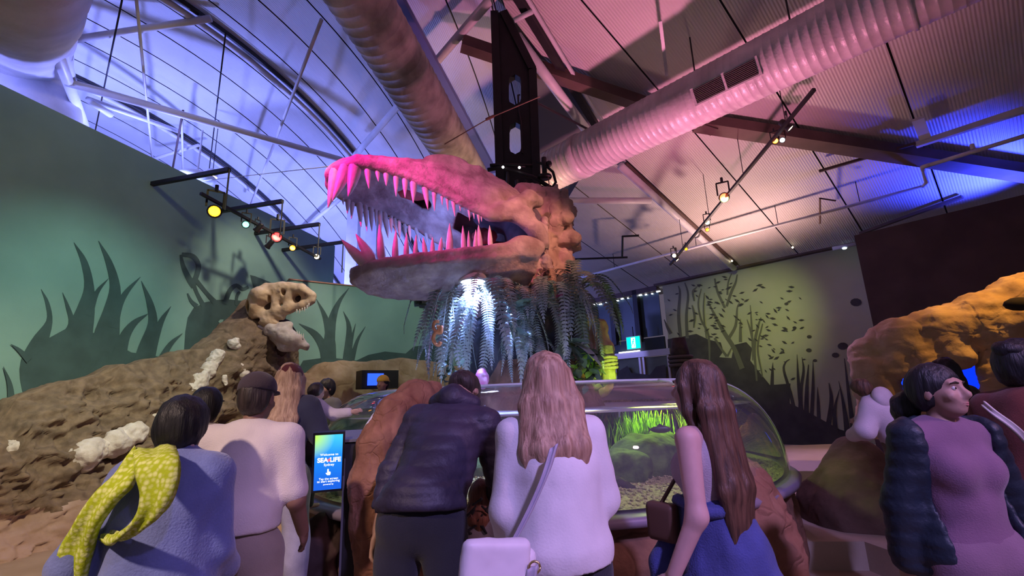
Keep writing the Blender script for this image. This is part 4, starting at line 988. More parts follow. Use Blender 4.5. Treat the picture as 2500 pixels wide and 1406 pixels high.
fern(1330, 752, 5.05, 15, -160, 10, .85, 'dark fern in the middle of the column foliage')
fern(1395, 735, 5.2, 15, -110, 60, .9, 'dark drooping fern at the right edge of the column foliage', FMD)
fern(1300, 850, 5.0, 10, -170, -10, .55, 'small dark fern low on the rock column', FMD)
fern(1110, 830, 5.2, 10, -200, -90, .55, 'small pale fern by the orange seahorse', FM)
rt = root('dry_fern', aty(1335, 690, 5.05), label='dry tan fern fronds below the skull neck shards', cat='fern')
for i, az in enumerate((-120, -80, -50, -20, -150)):
    Rm = Matrix.Rotation(math.radians(az), 4, 'Z') @ Matrix.Scale(.45, 4); Rm.translation = Vector(aty(1330+8*i, 685, 5.1)); place('frond', FMT, None, rt, Rm)
# broad leaves
def leaf_mesh(L_, w_, fold=.25, droop=.3, nm='leaf', n=8):
    V = []; Fc = []
    for i in range(n+1):
        u_ = i/n; hw = w_*math.sin(math.pi*min(1, .06+.94*u_)**.85)**.8*(1 if u_ < 1 else 0); x = L_*u_; z = -droop*L_*u_*u_
        V += [(x, -hw, z+fold*hw), (x, 0, z), (x, hw, z+fold*hw)]
    for i in range(n): a = 3*i; Fc += [(a, a+3, a+4, a+1), (a+1, a+4, a+5, a+2)]
    return mesh(nm, V, Fc, smooth=True)
LB = leaf_mesh(.42, .08); LS = leaf_mesh(.10, .032, .2, .2)
m_broad = mat('broad_leaf', (.12, .20, .17), .4, col2=(.22, .30, .27), vscale=10); LB.materials.append(m_broad)
m_bush = mat('bush_leaf', (.035, .07, .035), .45, col2=(.09, .15, .07), vscale=12); LS.materials.append(m_bush)
m_lime = mat('lime_leaf', (.22, .48, .04), .45, var=.2, vscale=9); LSl = LS.copy(); LSl.materials.clear(); LSl.materials.append(m_lime)
def leafy(px, py, Y, n, me, spread, lb, nm, downw=.6, az=(-170, -10), alt=None):
    p = aty(px, py, Y); rt = root(nm, p, label=lb, cat='plant', group='leafy plants round the rock column')
    for i in range(n):
        a = math.radians(rf.uniform(*az)); e = rf.uniform(-1.2, .5)*downw
        Rm = Matrix.Rotation(a, 4, 'Z') @ Matrix.Rotation(-e, 4, 'Y') @ Matrix.Rotation(rf.uniform(-.7, .7), 4, 'X') @ Matrix.Scale(rf.uniform(.7, 1.25), 4)
        Rm.translation = Vector(p+vec(rf.uniform(-1, 1)*spread[0], rf.uniform(-1, .4)*spread[1], rf.uniform(-1, 1)*spread[2]))
        place('leaf', alt if (alt and rf.random() < .3) else me, None, rt, Rm)
leafy(1385, 840, 4.95, 6, LB, (.03, .03, .04), 'plant with broad pointed leaves low right on the column', 'broadleaf_plant', 1.0, (-120, 40))
leafy(1250, 800, 4.85, 6, LB, (.1, .03, .12), 'broad-leaved plant between the bright and dark ferns', 'broadleaf_plant', 1.2, (-160, -10))
leafy(1240, 720, 5.0, 5, LB, (.08, .03, .04), 'broad-leaved plant near the top of the bright fern', 'broadleaf_plant', .5, (-160, -10))
leafy(1405, 905, 4.9, 70, LS, (.22, .15, .17), 'dense dark leafy bush with lime leaves at the column foot', 'leafy_bush', 1., (-180, 0), LSl)
leafy(1442, 878, 5.1, 26, LS, (.09, .08, .12), 'small dark leafy bush against the orange rock stump', 'leafy_bush', 1., (-180, 0))
leafy(1115, 905, 5.0, 26, LS, (.12, .1, .10), 'small teal leafy bush at the foot of the left ferns', 'leafy_bush')
leafy(1330, 880, 4.95, 40, LS, (.22, .1, .18), 'dark leafy bush hanging in the shade under the middle fern', 'leafy_bush')
# pale star flower
p = aty(1228, 803, 4.72); rt = root('star_flower', p, label='pale star-shaped flower among the blue ferns', cat='flower'); LF = leaf_mesh(.075, .02, .1, .1, 'petal'); LF.materials.append(mat('pale_petal', (.5, .6, .62), .5))
for k in range(6): place('petal', LF, None, rt, frame(p, vec(math.cos(k*1.05), -.3, math.sin(k*1.05)), vec(0, 1, 0), vec(-math.sin(k*1.05), 0, math.cos(k*1.05))))
# small lit pink shell at the foot of the ferns
p = aty(1176, 925, 4.75); S = Sdf(p-.14, p+.14, .01); S.ell(p, (.07, .06, .10)); add('pink_shell', S.mesh(sdn(.015, 14, 2)), mat('pink_shell', (.6, .16, .42), .5, col2=(.7, .5, .6), vscale=14), smooth=True, label='small pink shell ornament at the foot of the bright fern', cat='ornament')

# ---- water weed
def weed(px, py, Y, n, h, rad, m_, lb, nm='water_weed', wd=.008):
    b = aty(px, py, Y); V = []; Fc = []
    for i in range(n):
        q = b+vec(rf.gauss(0, rad), rf.gauss(0, rad*.6), 0); dq = (q-TC)*vec(1, 1, 0); rq = np.linalg.norm(dq); q = q if rq < 1.95 else TC+dq/rq*rf.uniform(1.6, 1.95)+vec(0, 0, q[2]); a = rf.uniform(0, 6.28); hh = h*rf.uniform(.5, 1.1); s = vec(math.cos(a), math.sin(a), 0)*wd; hh = min(hh, 1.34-q[2]); l = vec(rf.gauss(0, .12), rf.gauss(0, .12), 0)*h
        k = len(V)
        for j in range(5):
            u_ = j/4; c_ = q+vec(0, 0, hh*u_)+l*u_*u_; V += [c_-s*(1-.8*u_), c_+s*(1-.8*u_)]
        Fc += [(k+2*j, k+2*j+1, k+2*j+3, k+2*j+2) for j in range(4)]
    return add(nm, (np.array(V), Fc), m_, label=lb, cat='weed', kind='stuff')
m_wl = mat('weed_lime', (.20, .42, .02), .6, col2=(.40, .62, .05), vscale=20); m_wd = mat('weed_dark', (.02, .05, .03), .6, col2=(.05, .10, .05), vscale=12); m_wy = mat('weed_olive', (.26, .28, .03), .6, col2=(.42, .46, .06), vscale=20)
weed(1575, 1110, 4.45, 420, .36, .13, m_wl, 'bright lime water weed between the two long-haired women')
weed(1500, 1120, 4.5, 60, .42, .05, m_wd, 'tall dark water weed left of the lime weed', wd=.02)
weed(1455, 1120, 4.5, 60, .42, .05, m_wd, 'tall dark water weed beside the blonde woman', wd=.022)
weed(1790, 1120, 4.6, 600, .56, .16, m_wy, 'olive yellow weed inside the right end of the tank')
weed(1835, 1130, 4.8, 420, .56, .14, m_wy, 'olive yellow weed at the far right acrylic wall')
weed(870, 1140, 4.7, 260, .40, .16, mat('weed_dull', (.09, .13, .05), .7, var=.3, vscale=15), 'dull green weed at the left end of the tank')
weed(1200, 1120, 4.6, 120, .42, .12, m_wd, 'dark water weed between the bending man and the blonde woman', wd=.016)
# ---- fish
def fish(px, py, Y, L_, head, m_, lb):
    p = aty(px, py, Y); h = nrm(head); rt = root('fish', p, label=lb, cat='fish', group='fish in the tank'); s = vec(-h[1], h[0], 0); R_ = np.array([h, s, (0, 0, 1)])
    S = Sdf(p-L_*.65, p+L_*.65, L_/40); S.ell(p+h*L_*.08, (L_*.40, L_*.09, L_*.17), R_); S.ell(p-h*L_*.3, (L_*.18, L_*.04, L_*.07), R_, .03)
    add('body', S.mesh(), m_, rt, smooth=True)
    add('tail_fin', prism([p-h*L_*.42, p-h*L_*.58+vec(0, 0, L_*.17), p-h*L_*.52, p-h*L_*.58-vec(0, 0, L_*.17)], s*.006), m_, rt)
    add('dorsal_fin', prism([p+h*L_*.2+vec(0, 0, L_*.14), p-h*L_*.02+vec(0, 0, L_*.27), p-h*L_*.18+vec(0, 0, L_*.1)], s*.006), m_, rt)
    add('eye', ball(p+h*L_*.36-s*0+vec(0, -L_*.06, L_*.03), L_*.025, 8, 5), m_blk, rt)
m_fish = mat('fish_dark', (.05, .05, .045), .4, var=.3, vscale=20)
fish(1612, 1048, 3.75, .16, (1, -.2, 0), m_fish, 'small dark fish by the brown-haired woman\'s chest')
fish(1447, 1063, 3.8, .22, (1, -.1, .05), m_fish, 'dark round fish beside the blonde woman\'s shoulder')
fish(1150, 997, 3.9, .2, (-1, -.2, .1), mat('fish_pale', (.55, .6, .7), .3, var=.2, vscale=20), 'pale fish just under the water surface above the bending man')
# ================================================================== ROCKWORK
m_rockL = mat('fossil_rock', (.14, .098, .068), .9, col2=(.235, .165, .112), vscale=9, bump=1., bscale=7, voro=.5, vsc=1.6)
m_sandr = mat('sandy_rock', (.36, .25, .19), .9, col2=(.48, .36, .30), vscale=3, bump=.6, bscale=10)
m_fos = mat('fossil_bone_white', (.60, .52, .46), .7, col2=(.74, .67, .62), vscale=9, bump=.6, bscale=22)
def face_rock(name, on_u, H_, Nv, base, umin, umax, top, zmin, off, amp, seed, mats, nu=230, nv=90, f=1.7, **kw):
    """heightfield of rock standing off a wall; top(u) its height, off(u, v) its distance from the wall"""
    V = np.zeros((nu, nv, 3)); us = np.linspace(umin, umax, nu)
    for i, u_ in enumerate(us):
        zt_ = top(u_)
        for j in range(nv):
            v = j/(nv-1); z = zmin+(zt_-zmin)*v; V[i, j] = base+H_*u_+Nv*off(u_, v)+vec(0, 0, z)
    W = V.reshape(-1, 3); d = amp*(fbm(W, f, 4, seed, True))+amp*.6*fbm(W, f*.5, 2, seed+5)+amp*.35*fbm(W*np.array((1, 1, 1.6)), f*3.1, 3, seed+9, True)
    vv = np.tile(np.linspace(0, 1, nv), nu); W = W+Nv*(d*np.clip((1-vv)*6, .12, 1))[:, None]+vec(0, 0, 1)*(.25*d*np.clip(vv, .0, 1))[:, None]
    Fc = [(i*nv+j, (i+1)*nv+j, (i+1)*nv+j+1, i*nv+j+1) for i in range(nu-1) for j in range(nv-1)]
    n0 = len(W); back = np.array([base+H_*u_+vec(0, 0, W[i*nv+nv-1][2])+Nv*.02 for i, u_ in enumerate(us)]); W = np.concatenate([W, back])
    Fc += [(i*nv+nv-1, (i+1)*nv+nv-1, n0+i+1, n0+i) for i in range(nu-1)]
    o = add(name, (W, Fc), mats[0], smooth=True, **kw)
    if len(mats) > 1:
        o.data.materials.append(mats[1]); zz_ = W[:, 2]; lim = .50+.12*fbm(W, 2.5, 2, 3)
        idx = [1 if zz_[f_[0]] < lim[f_[0]] else 0 for f_ in Fc]; o.data.polygons.foreach_set('material_index', idx)
    return o
b0L = LA*vec(1, 1, 0)
otl = [(-160, 1090), (0, 1048), (40, 985), (130, 948), (250, 913), (400, 878), (490, 853), (540, 820), (590, 772), (620, 735), (660, 715), (690, 760), (715, 850), (760, 900), (830, 930)]
ou = []; oz = []
for x, y in otl:
    p = atp(x, y, LA+LN*.35, LN); ou.append((p-b0L)@LH); oz.append(p[2])
def topL(u_): return float(np.interp(u_, ou, oz))
def offL(u_, v): return .30+1.05*(1-v)**1.3+.25*math.exp(-((u_-ou[8])/.7)**2)*(v)
rkL = face_rock('fossil_rock_bank', None, LH, LN, b0L, ou[0], ou[-1], topL, -.03, offL, .17, 4, (m_rockL, m_sandr), label='brown rock bank studded with white fossil bones along the left wall', cat='rock')
def bone(parts_, lb=None, amp=.012, Voff=0.):
    P = []
    for x, y, r_ in parts_:
        u_ = None; p = atp(x, y, LA+LN*.6, LN); zt_ = max(topL((p-b0L)@LH), .3); v = np.clip(p[2]/zt_, 0, 1); p = atp(x, y, LA+LN*(offL((p-b0L)@LH, v)+.13), LN)
        P.append((p, r_*1.25))
    A_ = np.array([q[0] for q in P]); mr = max(q[1] for q in P)
    S = Sdf(A_.min(0)-mr*1.6, A_.max(0)+mr*1.6, max(.013, mr/9))
    for i in range(len(P)-1): S.cap(P[i][0], P[i+1][0], P[i][1], P[i+1][1], .03)
    if len(P) == 1: S.ell(P[0][0], P[0][1])
    return add('fossil_bone', S.mesh(sdn(amp*2, 11, len(A_))), m_fos, rkL, smooth=True)
for b in ([(532, 868, .10), (522, 880, .10)], [(518, 888, .085), (506, 906, .11)], [(500, 913, .085), (488, 930, .12)], [(480, 937, .09), (470, 950, .08)],
          [(575, 830, .05), (568, 838, .07), (578, 845, .05)], [(588, 898, .06), (596, 912, .09)], [(548, 920, .035), (552, 938, .04)], [(376, 1022, .07), (366, 1040, .13)], [(330, 1058, .14), (312, 1066, .13)], [(296, 1072, .10), (280, 1082, .15), (268, 1096, .09)], [(250, 1092, .09), (240, 1104, .10)], [(222, 1100, .14), (204, 1115, .16), (212, 1128, .10)],
          [(36, 1098, .10), (22, 1112, .10)], [(16, 1125, .10), (6, 1140, .08)], [(60, 1088, .05), (48, 1094, .06)]):
    bone(b)
# ---- toothed dinosaur skull mounted on the bank
SY = float(atp(690, 760, LA+LN*1.15, LN)[1])
def q_(x, y, dz=0.): return aty(x, y, SY)+vec(0, dz, 0)
ks = SY/F
m_tan = mat('tan_skull', (.48, .33, .20), .6, col2=(.60, .46, .33), vscale=4, bump=.45, bscale=16)
m_grey = mat('grey_jaw', (.44, .36, .33), .65, col2=(.60, .54, .50), vscale=5, bump=.5, bscale=14)
dk = root('dinosaur_skull', q_(680, 860), label='tan toothed dinosaur skull with open jaws on the left rock bank', cat='skull')
S = Sdf(q_(590, 830, -.45), q_(785, 685, .55), .018); lo_, hi_ = None, None
k_ = .06
S.ell(q_(640, 722), (.24, .30, .20), None, k_); S.ell(q_(625, 745, .05), (.20, .28, .28), None, k_); S.chain([q_(650, 706), q_(690, 704), q_(735, 706), q_(762, 722)], [.13, .14, .12, .08], k_)
S.chain([q_(680, 715, .1), q_(740, 720, .1)], [.22, .16], k_)
S.chain([q_(662, 765), q_(700, 756), q_(735, 746), q_(762, 732)], [.11, .10, .08, .07], k_); S.chain([q_(628, 770), q_(655, 785), (q_(680, 795))], [.12, .12, .07], k_); S.chain([q_(672, 708), q_(672, 760)], [.12, .10], k_); S.chain([q_(700, 705), q_(706, 752)], [.10, .10], k_)
S.chain([q_(640, 765), q_(690, 775)], [.10, .06], k_)
FWh = vec(0, 1, 0)
for (x, y, rx, ry) in ((727, 728, .085, .095), (661, 740, .040, .15), (614, 752, .06, .14), (697, 716, .035, .06), (748, 721, .022, .03), (630, 782, .09, .05)):
    S.ell(q_(x, y, -.25), (rx, .50, ry), None, .03, sub=True)
add('cranium', S.mesh(sdn(.02, 6, 3)), m_tan, dk, smooth=True)
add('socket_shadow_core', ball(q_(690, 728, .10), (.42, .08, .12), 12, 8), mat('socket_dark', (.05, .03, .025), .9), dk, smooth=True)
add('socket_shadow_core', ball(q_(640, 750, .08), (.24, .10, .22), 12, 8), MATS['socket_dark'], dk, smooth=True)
S = Sdf(q_(615, 870, -.35), q_(765, 780, .4), .018)
S.chain([q_(662, 806), q_(690, 815), q_(722, 832), q_(745, 846)], [.15, .20, .14, .07], .05); S.chain([q_(690, 800), q_(705, 795)], [.12, .08], .05); S.chain([q_(668, 820), q_(690, 846), q_(720, 850)], [.08, .08, .07], .05); S.chain([q_(620, 800), q_(645, 800)], [.07, .07], .04); S.ell(q_(748, 846), (.06, .1, .07), None, .04)
ljd = add('lower_jaw', S.mesh(sdn(.025, 6, 8)), m_grey, dk, smooth=True)
TS = TM[1]; m_tw = mat('white_tooth', (.72, .68, .6), .4)
tw = TM[1].copy(); tw.materials.clear(); tw.materials.append(m_tw)
for (x, y, l) in ((728, 756, .06), (735, 756, .07), (741, 753, .05), (747, 751, .07), (753, 746, .07), (757, 742, .05)):
    place('tooth', tw, None, dk, frame(q_(x, y, -.06), vec(1, 0, 0), vec(0, -1, 0), vec(0, 0, -1), .03, .03, l+.03))
for (x, y, l) in ((733, 822, .09), (738, 826, .07), (743, 828, .09), (728, 818, .06)):
    place('tooth', tw, None, ljd, frame(q_(x, y, -.06), vec(1, 0, 0), vec(0, 1, 0), vec(0, 0, 1), .03, .03, l+.03))
# dark brown flesh block behind the jaws
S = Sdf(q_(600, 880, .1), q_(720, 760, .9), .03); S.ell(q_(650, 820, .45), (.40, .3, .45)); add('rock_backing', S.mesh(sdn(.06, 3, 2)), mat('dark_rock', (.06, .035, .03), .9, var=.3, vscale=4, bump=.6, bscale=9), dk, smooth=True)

# ---- low stone wall in front of the back board
b0B = BA*vec(1, 1, 0)
otb = [(690, 905), (760, 915), (790, 888), (850, 882), (900, 884), (930, 878), (1000, 878), (1060, 882), (1100, 892), (1180, 900)]
bu = []; bz = []
for x, y in otb:
    p = atp(x, y, BA+BN*.9, BN); bu.append((p-b0B)@BH); bz.append(p[2])
m_stone = mat('tan_stone', (.27, .17, .10), .9, col2=(.38, .26, .17), vscale=3, bump=.7, bscale=10, voro=.6, vsc=1.6)
face_rock('stone_bank', None, BH, BN, b0B, bu[0], bu[-1], lambda u_: float(np.interp(u_, bu, bz)), 0, lambda u_, v: .75+.4*(1-v), .12, 21, (m_stone,), 120, 36, 1.4, label='low tan stone bank below the angled mural behind the tank', cat='rock')
# blue screen niche in the bank
p = atp(905, 930, BA+BN*1.5, BN); rt = root('niche_screen', p, label='small blue screen set in the stone bank behind the tank', cat='screen')
add('hood', box(p+vec(.15, 0, .02), (.42, .2, .2), BH, BN), m_blk, rt); add('screen', box(p+BN*.31+vec(0, 0, .02), (.18, .01, .13), BH, BN), mat('screen_blue', (.02, .05, .6), .3, emit=(.02, .08, 1), estr=1.6), rt)

# ---- rock arms that clasp the acrylic
m_arm = mat('red_brown_wood_rock', (.17, .065, .035), .8, col2=(.30, .14, .08), vscale=7, bump=.8, bscale=14, voro=.2, vsc=5)
def armpts(pxs): return [aty(x, y, Y) for x, y, Y in pxs]
P = armpts([(930, 1420, 3.05), (905, 1280, 3.0), (912, 1180, 3.02), (935, 1090, 3.06), (968, 1020, 3.14), (1015, 972, 3.3), (1062, 957, 3.5)])
S = Sdf(np.min(P, 0)-.3, np.max(P, 0)+.3, .016); S.chain(P, [.13, .10, .12, .13, .12, .10, .075], .06); S.cut(P[-1]+vec(.02, .02, 0), (.9, .3, .0))
add('wooden_rib', S.mesh(lambda Q: .014*fbm(Q*vec(1, 1, .35), 12, 3, 5, True)), m_arm, smooth=True, label='curved red-brown wooden rib clasping the tank beside the bending man', cat='rock')
P = armpts([(1850, 1440, 3.9), (1828, 1340, 3.85), (1815, 1250, 3.8), (1808, 1180, 3.8), (1795, 1130, 3.8)])
S = Sdf(np.min(P, 0)-.6, np.max(P, 0)+.6, .025); S.chain(P, [.34, .29, .22, .17, .09], .08); S.cap(aty(1760, 1420, 3.8), aty(1790, 1250, 3.75), .26, .2, .1)
add('rock_buttress', S.mesh(lambda Q: .05*fbm(Q, 4, 4, 6, True)), mat('rust_rock', (.20, .085, .05), .85, col2=(.32, .16, .10), vscale=4, bump=.8, bscale=10, voro=.4, vsc=3), smooth=True, label='rust-brown tapering rock buttress at the right end of the tank', cat='rock')
P = armpts([(762, 1420, 3.72), (765, 1340, 3.70), (785, 1300, 3.68)])
S = Sdf(np.min(P, 0)-.4, np.max(P, 0)+.4, .025); S.chain(P, [.2, .16, .07], .06)
add('rock_outcrop', S.mesh(lambda Q: .04*fbm(Q, 5, 4, 9, True)), mat('dark_rock', (.06, .035, .03)), smooth=True, label='dark rock foot of the tank between the jeans and the kiosk', cat='rock')

# ---- orange rock stump, rope-wound post, seahorse
P = [aty(1455, 935, 5.6), aty(1455, 850, 5.6), aty(1440, 790, 5.6), aty(1462, 800, 5.62), aty(1492, 850, 5.6)]
S = Sdf(np.min(P, 0)-.25, np.max(P, 0)+.25, .02); S.chain(P[:3], [.18, .15, .12], .06); S.chain(P[2:], [.09, .08, .05], .05)
add('rock_stump', S.mesh(sdn(.03, 7, 1)), mat('coral_rock', (.42, .22, .15), .85, col2=(.52, .40, .30), vscale=5, bump=.6, bscale=14), smooth=True, label='coral-orange rock stump right of the column foliage', cat='rock')
S = Sdf(aty(1455, 905, 5.35)-.3, aty(1455, 905, 5.35)+.3, .018); S.ell(aty(1452, 910, 5.35), (.2, .15, .2)); add('mossy_rock', S.mesh(sdn(.06, 7, 1)), mat('green_rock', (.18, .22, .06), .85, col2=(.30, .34, .12), vscale=6, bump=.6, bscale=14), smooth=True, label='yellow-green lit rock at the foot of the rope post', cat='rock')
p = aty(1487, 935, 5.2); pt = root('mooring_post', p, label='yellow-green lit wooden post wound with rope', cat='post')
hgt = aty(1487, 843, 5.2)[2]-p[2]
V, Fc = lathe([(0, 0), (.085, 0), (.08, hgt*.3), (.082, hgt*.6), (.078, hgt*.97), (.06, hgt), (0, hgt)], 22, p); d = V-p; V = V+d*vec(1, 1, 0)*(.10*np.sin(np.arctan2(d[:, 1], d[:, 0])*7+d[:, 2]*3))[:, None]
add('post', (V, Fc), mat('post_wood', (.24, .24, .07), .8, col2=(.36, .36, .14), vscale=14, bump=.6, bscale=20), pt, smooth=True)
for k in range(4):
    zc = hgt*(.42+.075*k); add('rope_turn', tube([p+vec(.098*math.cos(a), .098*math.sin(a), zc+.012*math.sin(a+k)) for a in np.linspace(0, 6.28, 25)], [.019+.003*math.sin(i*2.6) for i in range(25)], 7), mat('rope', (.34, .33, .14), .9, bump=.6, bscale=60), pt, smooth=True)
lamp('SPOT', 'post_uplight', aty(1530, 925, 4.72), 11, (.72, 1.0, .08), aty(1478, 885, 5.25), .03, 70, .6)
# dark mooring post silhouette further right
p = aty(1665, 905, 7.4); pt = root('mooring_post', p*vec(1, 1, 0), label='dark rope-wound post standing before the right mural', cat='post'); h2 = aty(1660, 825, 7.4)[2]
add('post', lathe([(0, 0), (.15, 0), (.14, h2*.9), (.10, h2), (0, h2)], 16, p*vec(1, 1, 0)), mat('dark_post', (.05, .04, .03), .9, var=.3, vscale=9, bump=.5), pt, smooth=True)
for k in range(3): add('rope_turn', tube([p*vec(1, 1, 0)+vec(.165*math.cos(a), .165*math.sin(a), h2-.42+.06*k) for a in np.linspace(0, 6.28, 19)], .028, 6), mat('dark_rope', (.12, .10, .08), .9), pt, smooth=True)
sh = [(1078, 785), (1068, 786), (1064, 797), (1069, 808), (1076, 806), (1077, 797), (1072, 798)]; sh2 = [(1084, 795), (1082, 812), (1070, 812), (1064, 825), (1068, 838), (1078, 842), (1082, 834)]
rt = root('seahorse_ornament', aty(1070, 842, 4.7), label='orange curled seahorse ornament left of the blue ferns', cat='ornament'); m_or = mat('orange_resin', (.55, .22, .08), .5, var=.2, vscale=12)
add('head_curl', tube(smoothpts([aty(x-6, y, 4.7) for x, y in sh], 4), .017, 8), m_or, rt, smooth=True); add('body_curl', tube(smoothpts([aty(x-6, y, 4.7) for x, y in sh2], 4), .019, 8), m_or, rt, smooth=True)
rt = None

# ---- right side: rock arch with blue screens, boulder, steps
m_arch = mat('ochre_rock', (.40, .26, .13), .85, col2=(.56, .40, .24), vscale=3.5, bump=.8, bscale=9, voro=.3, vsc=2.4)
P = armpts([(2118, 862, 5.9), (2200, 838, 5.7), (2300, 815, 5.5), (2400, 790, 5.3), (2520, 760, 5.1), (2640, 730, 4.9)])
S = Sdf(np.min(P, 0)-vec(.5, .5, .9), np.max(P, 0)+.5, .03)
S.chain(P, [.17, .25, .28, .30, .36, .40], .1)
for (x, y, Y, r_) in ((2112, 892, 5.85, .11), (2150, 895, 5.8, .15), (2190, 885, 5.65, .14), (2258, 880, 5.5, .14), (2330, 862, 5.35, .15), (2440, 890, 5.2, .13), (2112, 915, 5.85, .09)): S.ell(aty(x, y, Y), (r_, r_, r_*1.2), None, .08)
S.cap(aty(2440, 880, 5.2), aty(2445, 1040, 5.2), .13, .14, .08); S.cap(aty(2285, 880, 5.5), aty(2290, 1040, 5.5), .10, .12, .08); S.cap(aty(2140, 900, 5.85), aty(2150, 1060, 5.9), .17, .25, .08)
ar = root('rock_arch', aty(2300, 1100, 5.6)*vec(1, 1, 0), label='ochre-lit rock arch over blue screens at the right edge', cat='rock')
add('arch_rock', S.mesh(lambda Q: .025*fbm(Q, 3.0, 3, 13, True)+.018*fbm(Q*np.array((.5, .5, 1.4)), 9, 3, 7, True)), m_arch, ar, smooth=True)
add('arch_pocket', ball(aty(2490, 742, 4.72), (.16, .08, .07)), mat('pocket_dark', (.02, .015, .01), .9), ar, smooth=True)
q = aty(2320, 1020, 6.0); add('arch_base', box(vec(q[0]+1.0, q[1]+.35, .55), (1.5, .3, .65)), mat('dark_rock', (.06, .035, .03)), ar)
m_scr = mat('screen_deep_blue', (.01, .03, .5), .3, emit=(.005, .05, 1.0), estr=1.3); m_scr2 = mat('screen_blue_waves', (.01, .03, .5), .3, emit=(.0, .02, 1.0), estr=1.5)
for (x0, y0, x1, y1, mm, lb) in ((2192, 895, 2245, 985, m_scr, 'bright blue wall screen under the left end of the rock arch'), (2325, 885, 2405, 985, m_scr2, 'deep blue rippled screen under the rock arch by the maroon visitor')):
    a_ = aty(x0, y1, 5.95); b_ = aty(x1, y0, 5.95); c_ = (a_+b_)/2
    rt = root('wall_screen', vec(c_[0], c_[1], a_[2]), label=lb, cat='screen'); add('frame', box(c_+vec(0, .03, 0), (abs(b_[0]-a_[0])/2+.03, .02, abs(b_[2]-a_[2])/2+.03)), m_blk, rt); add('display', box(c_, (abs(b_[0]-a_[0])/2, .012, abs(b_[2]-a_[2])/2)), mm, rt)
S = Sdf(aty(2090, 1210, 4.9)-vec(1.1, 1, 1.2), aty(2090, 1210, 4.9)+1.1, .035); c_ = aty(2085, 1230, 4.9); S.ell(c_+vec(.05, .1, -.1), (.42, .45, .5), None); S.ell(c_+vec(.25, .2, .18), (.3, .35, .42), None, .15); S.ell(c_+vec(.3, -.1, -.3), (.45, .4, .35), None, .15); S.ell(vec(c_[0]+.1, c_[1]+.05, .25), (.5, .5, .4), None, .15)
add('boulder', S.mesh(lambda Q: .05*fbm(Q, 2.6, 4, 3)), mat('brown_boulder', (.12, .075, .055), .9, col2=(.20, .13, .10), vscale=3, bump=.7, bscale=10), smooth=True, label='big brown boulder behind the woman in the puffer jacket', cat='rock')
m_plat = mat('platform_sand', (.42, .36, .28), .8, col2=(.50, .43, .34), vscale=1.5, bump=.2, bscale=25)
def zpoly(pts, z): return [atz(x, y, z)*vec(1, 1, 0) for x, y in pts]
st1 = zpoly([(1900, 1322), (2110, 1322), (2190, 1350), (2420, 1390), (2520, 1280), (2380, 1150), (1860, 1135), (1830, 1250)], .22)
add('platform_step', prism([p for p in st1], (0, 0, .22)), m_plat, label='pale raised floor step right of the tank', cat='step')
st2 = zpoly([(1850, 1150), (2100, 1150), (2230, 1158), (2200, 1088), (2080, 1082), (1850, 1090)], .42)
add('platform_step', prism([p+vec(0, 0, .22) for p in st2], (0, 0, .2)), m_plat, label='violet-lit upper step in front of the right mural', cat='step')
# ================================================================== KIOSK, EXIT SIGN, SPEAKER
KY = 3.0
def text(body, h, m_, parent, org, X, Y, Z, nm='lettering', align='CENTER', ext=.0006, bold=0.):
    cu = bpy.data.curves.new('t', 'FONT'); cu.body = body; cu.size = h; cu.align_x = align; cu.align_y = 'CENTER'; cu.extrude = ext; cu.offset = bold
    o = bpy.data.objects.new('t', cu); COL.objects.link(o); dg = bpy.context.evaluated_depsgraph_get(); me = bpy.data.meshes.new_from_object(o.evaluated_get(dg)); bpy.data.objects.remove(o)
    me.name = nm; me.materials.clear(); me.materials.append(m_); return place(nm, me, None, parent, frame(org, X, Y, Z))
a_, b_, c_, d_ = aty(778, 1060, KY), aty(838, 1057, KY), aty(824, 1198, KY), aty(766, 1200, KY)
ctr = (a_+b_+c_+d_)/4; kx = nrm(vec(1, .32, 0)); kz = nrm(vec(0, -.22, 1)*1.0); kz = nrm(kz-kx*(kz@kx)); ky = np.cross(kz, kx); kn = -ky      # kn faces the camera
kw = np.linalg.norm(b_-a_)/2*1.04; kh = np.linalg.norm(d_-a_)/2
kb = vec(ctr[0]+.09, ctr[1]+.12, 0)
ki = root('information_kiosk', kb, label='black information kiosk with a glowing blue touch screen', cat='kiosk')
fr_ = add('screen_housing', box(ctr-kn*.02, (kw+.012, .02, kh+.014), kx, ky, kz), m_blk, ki)
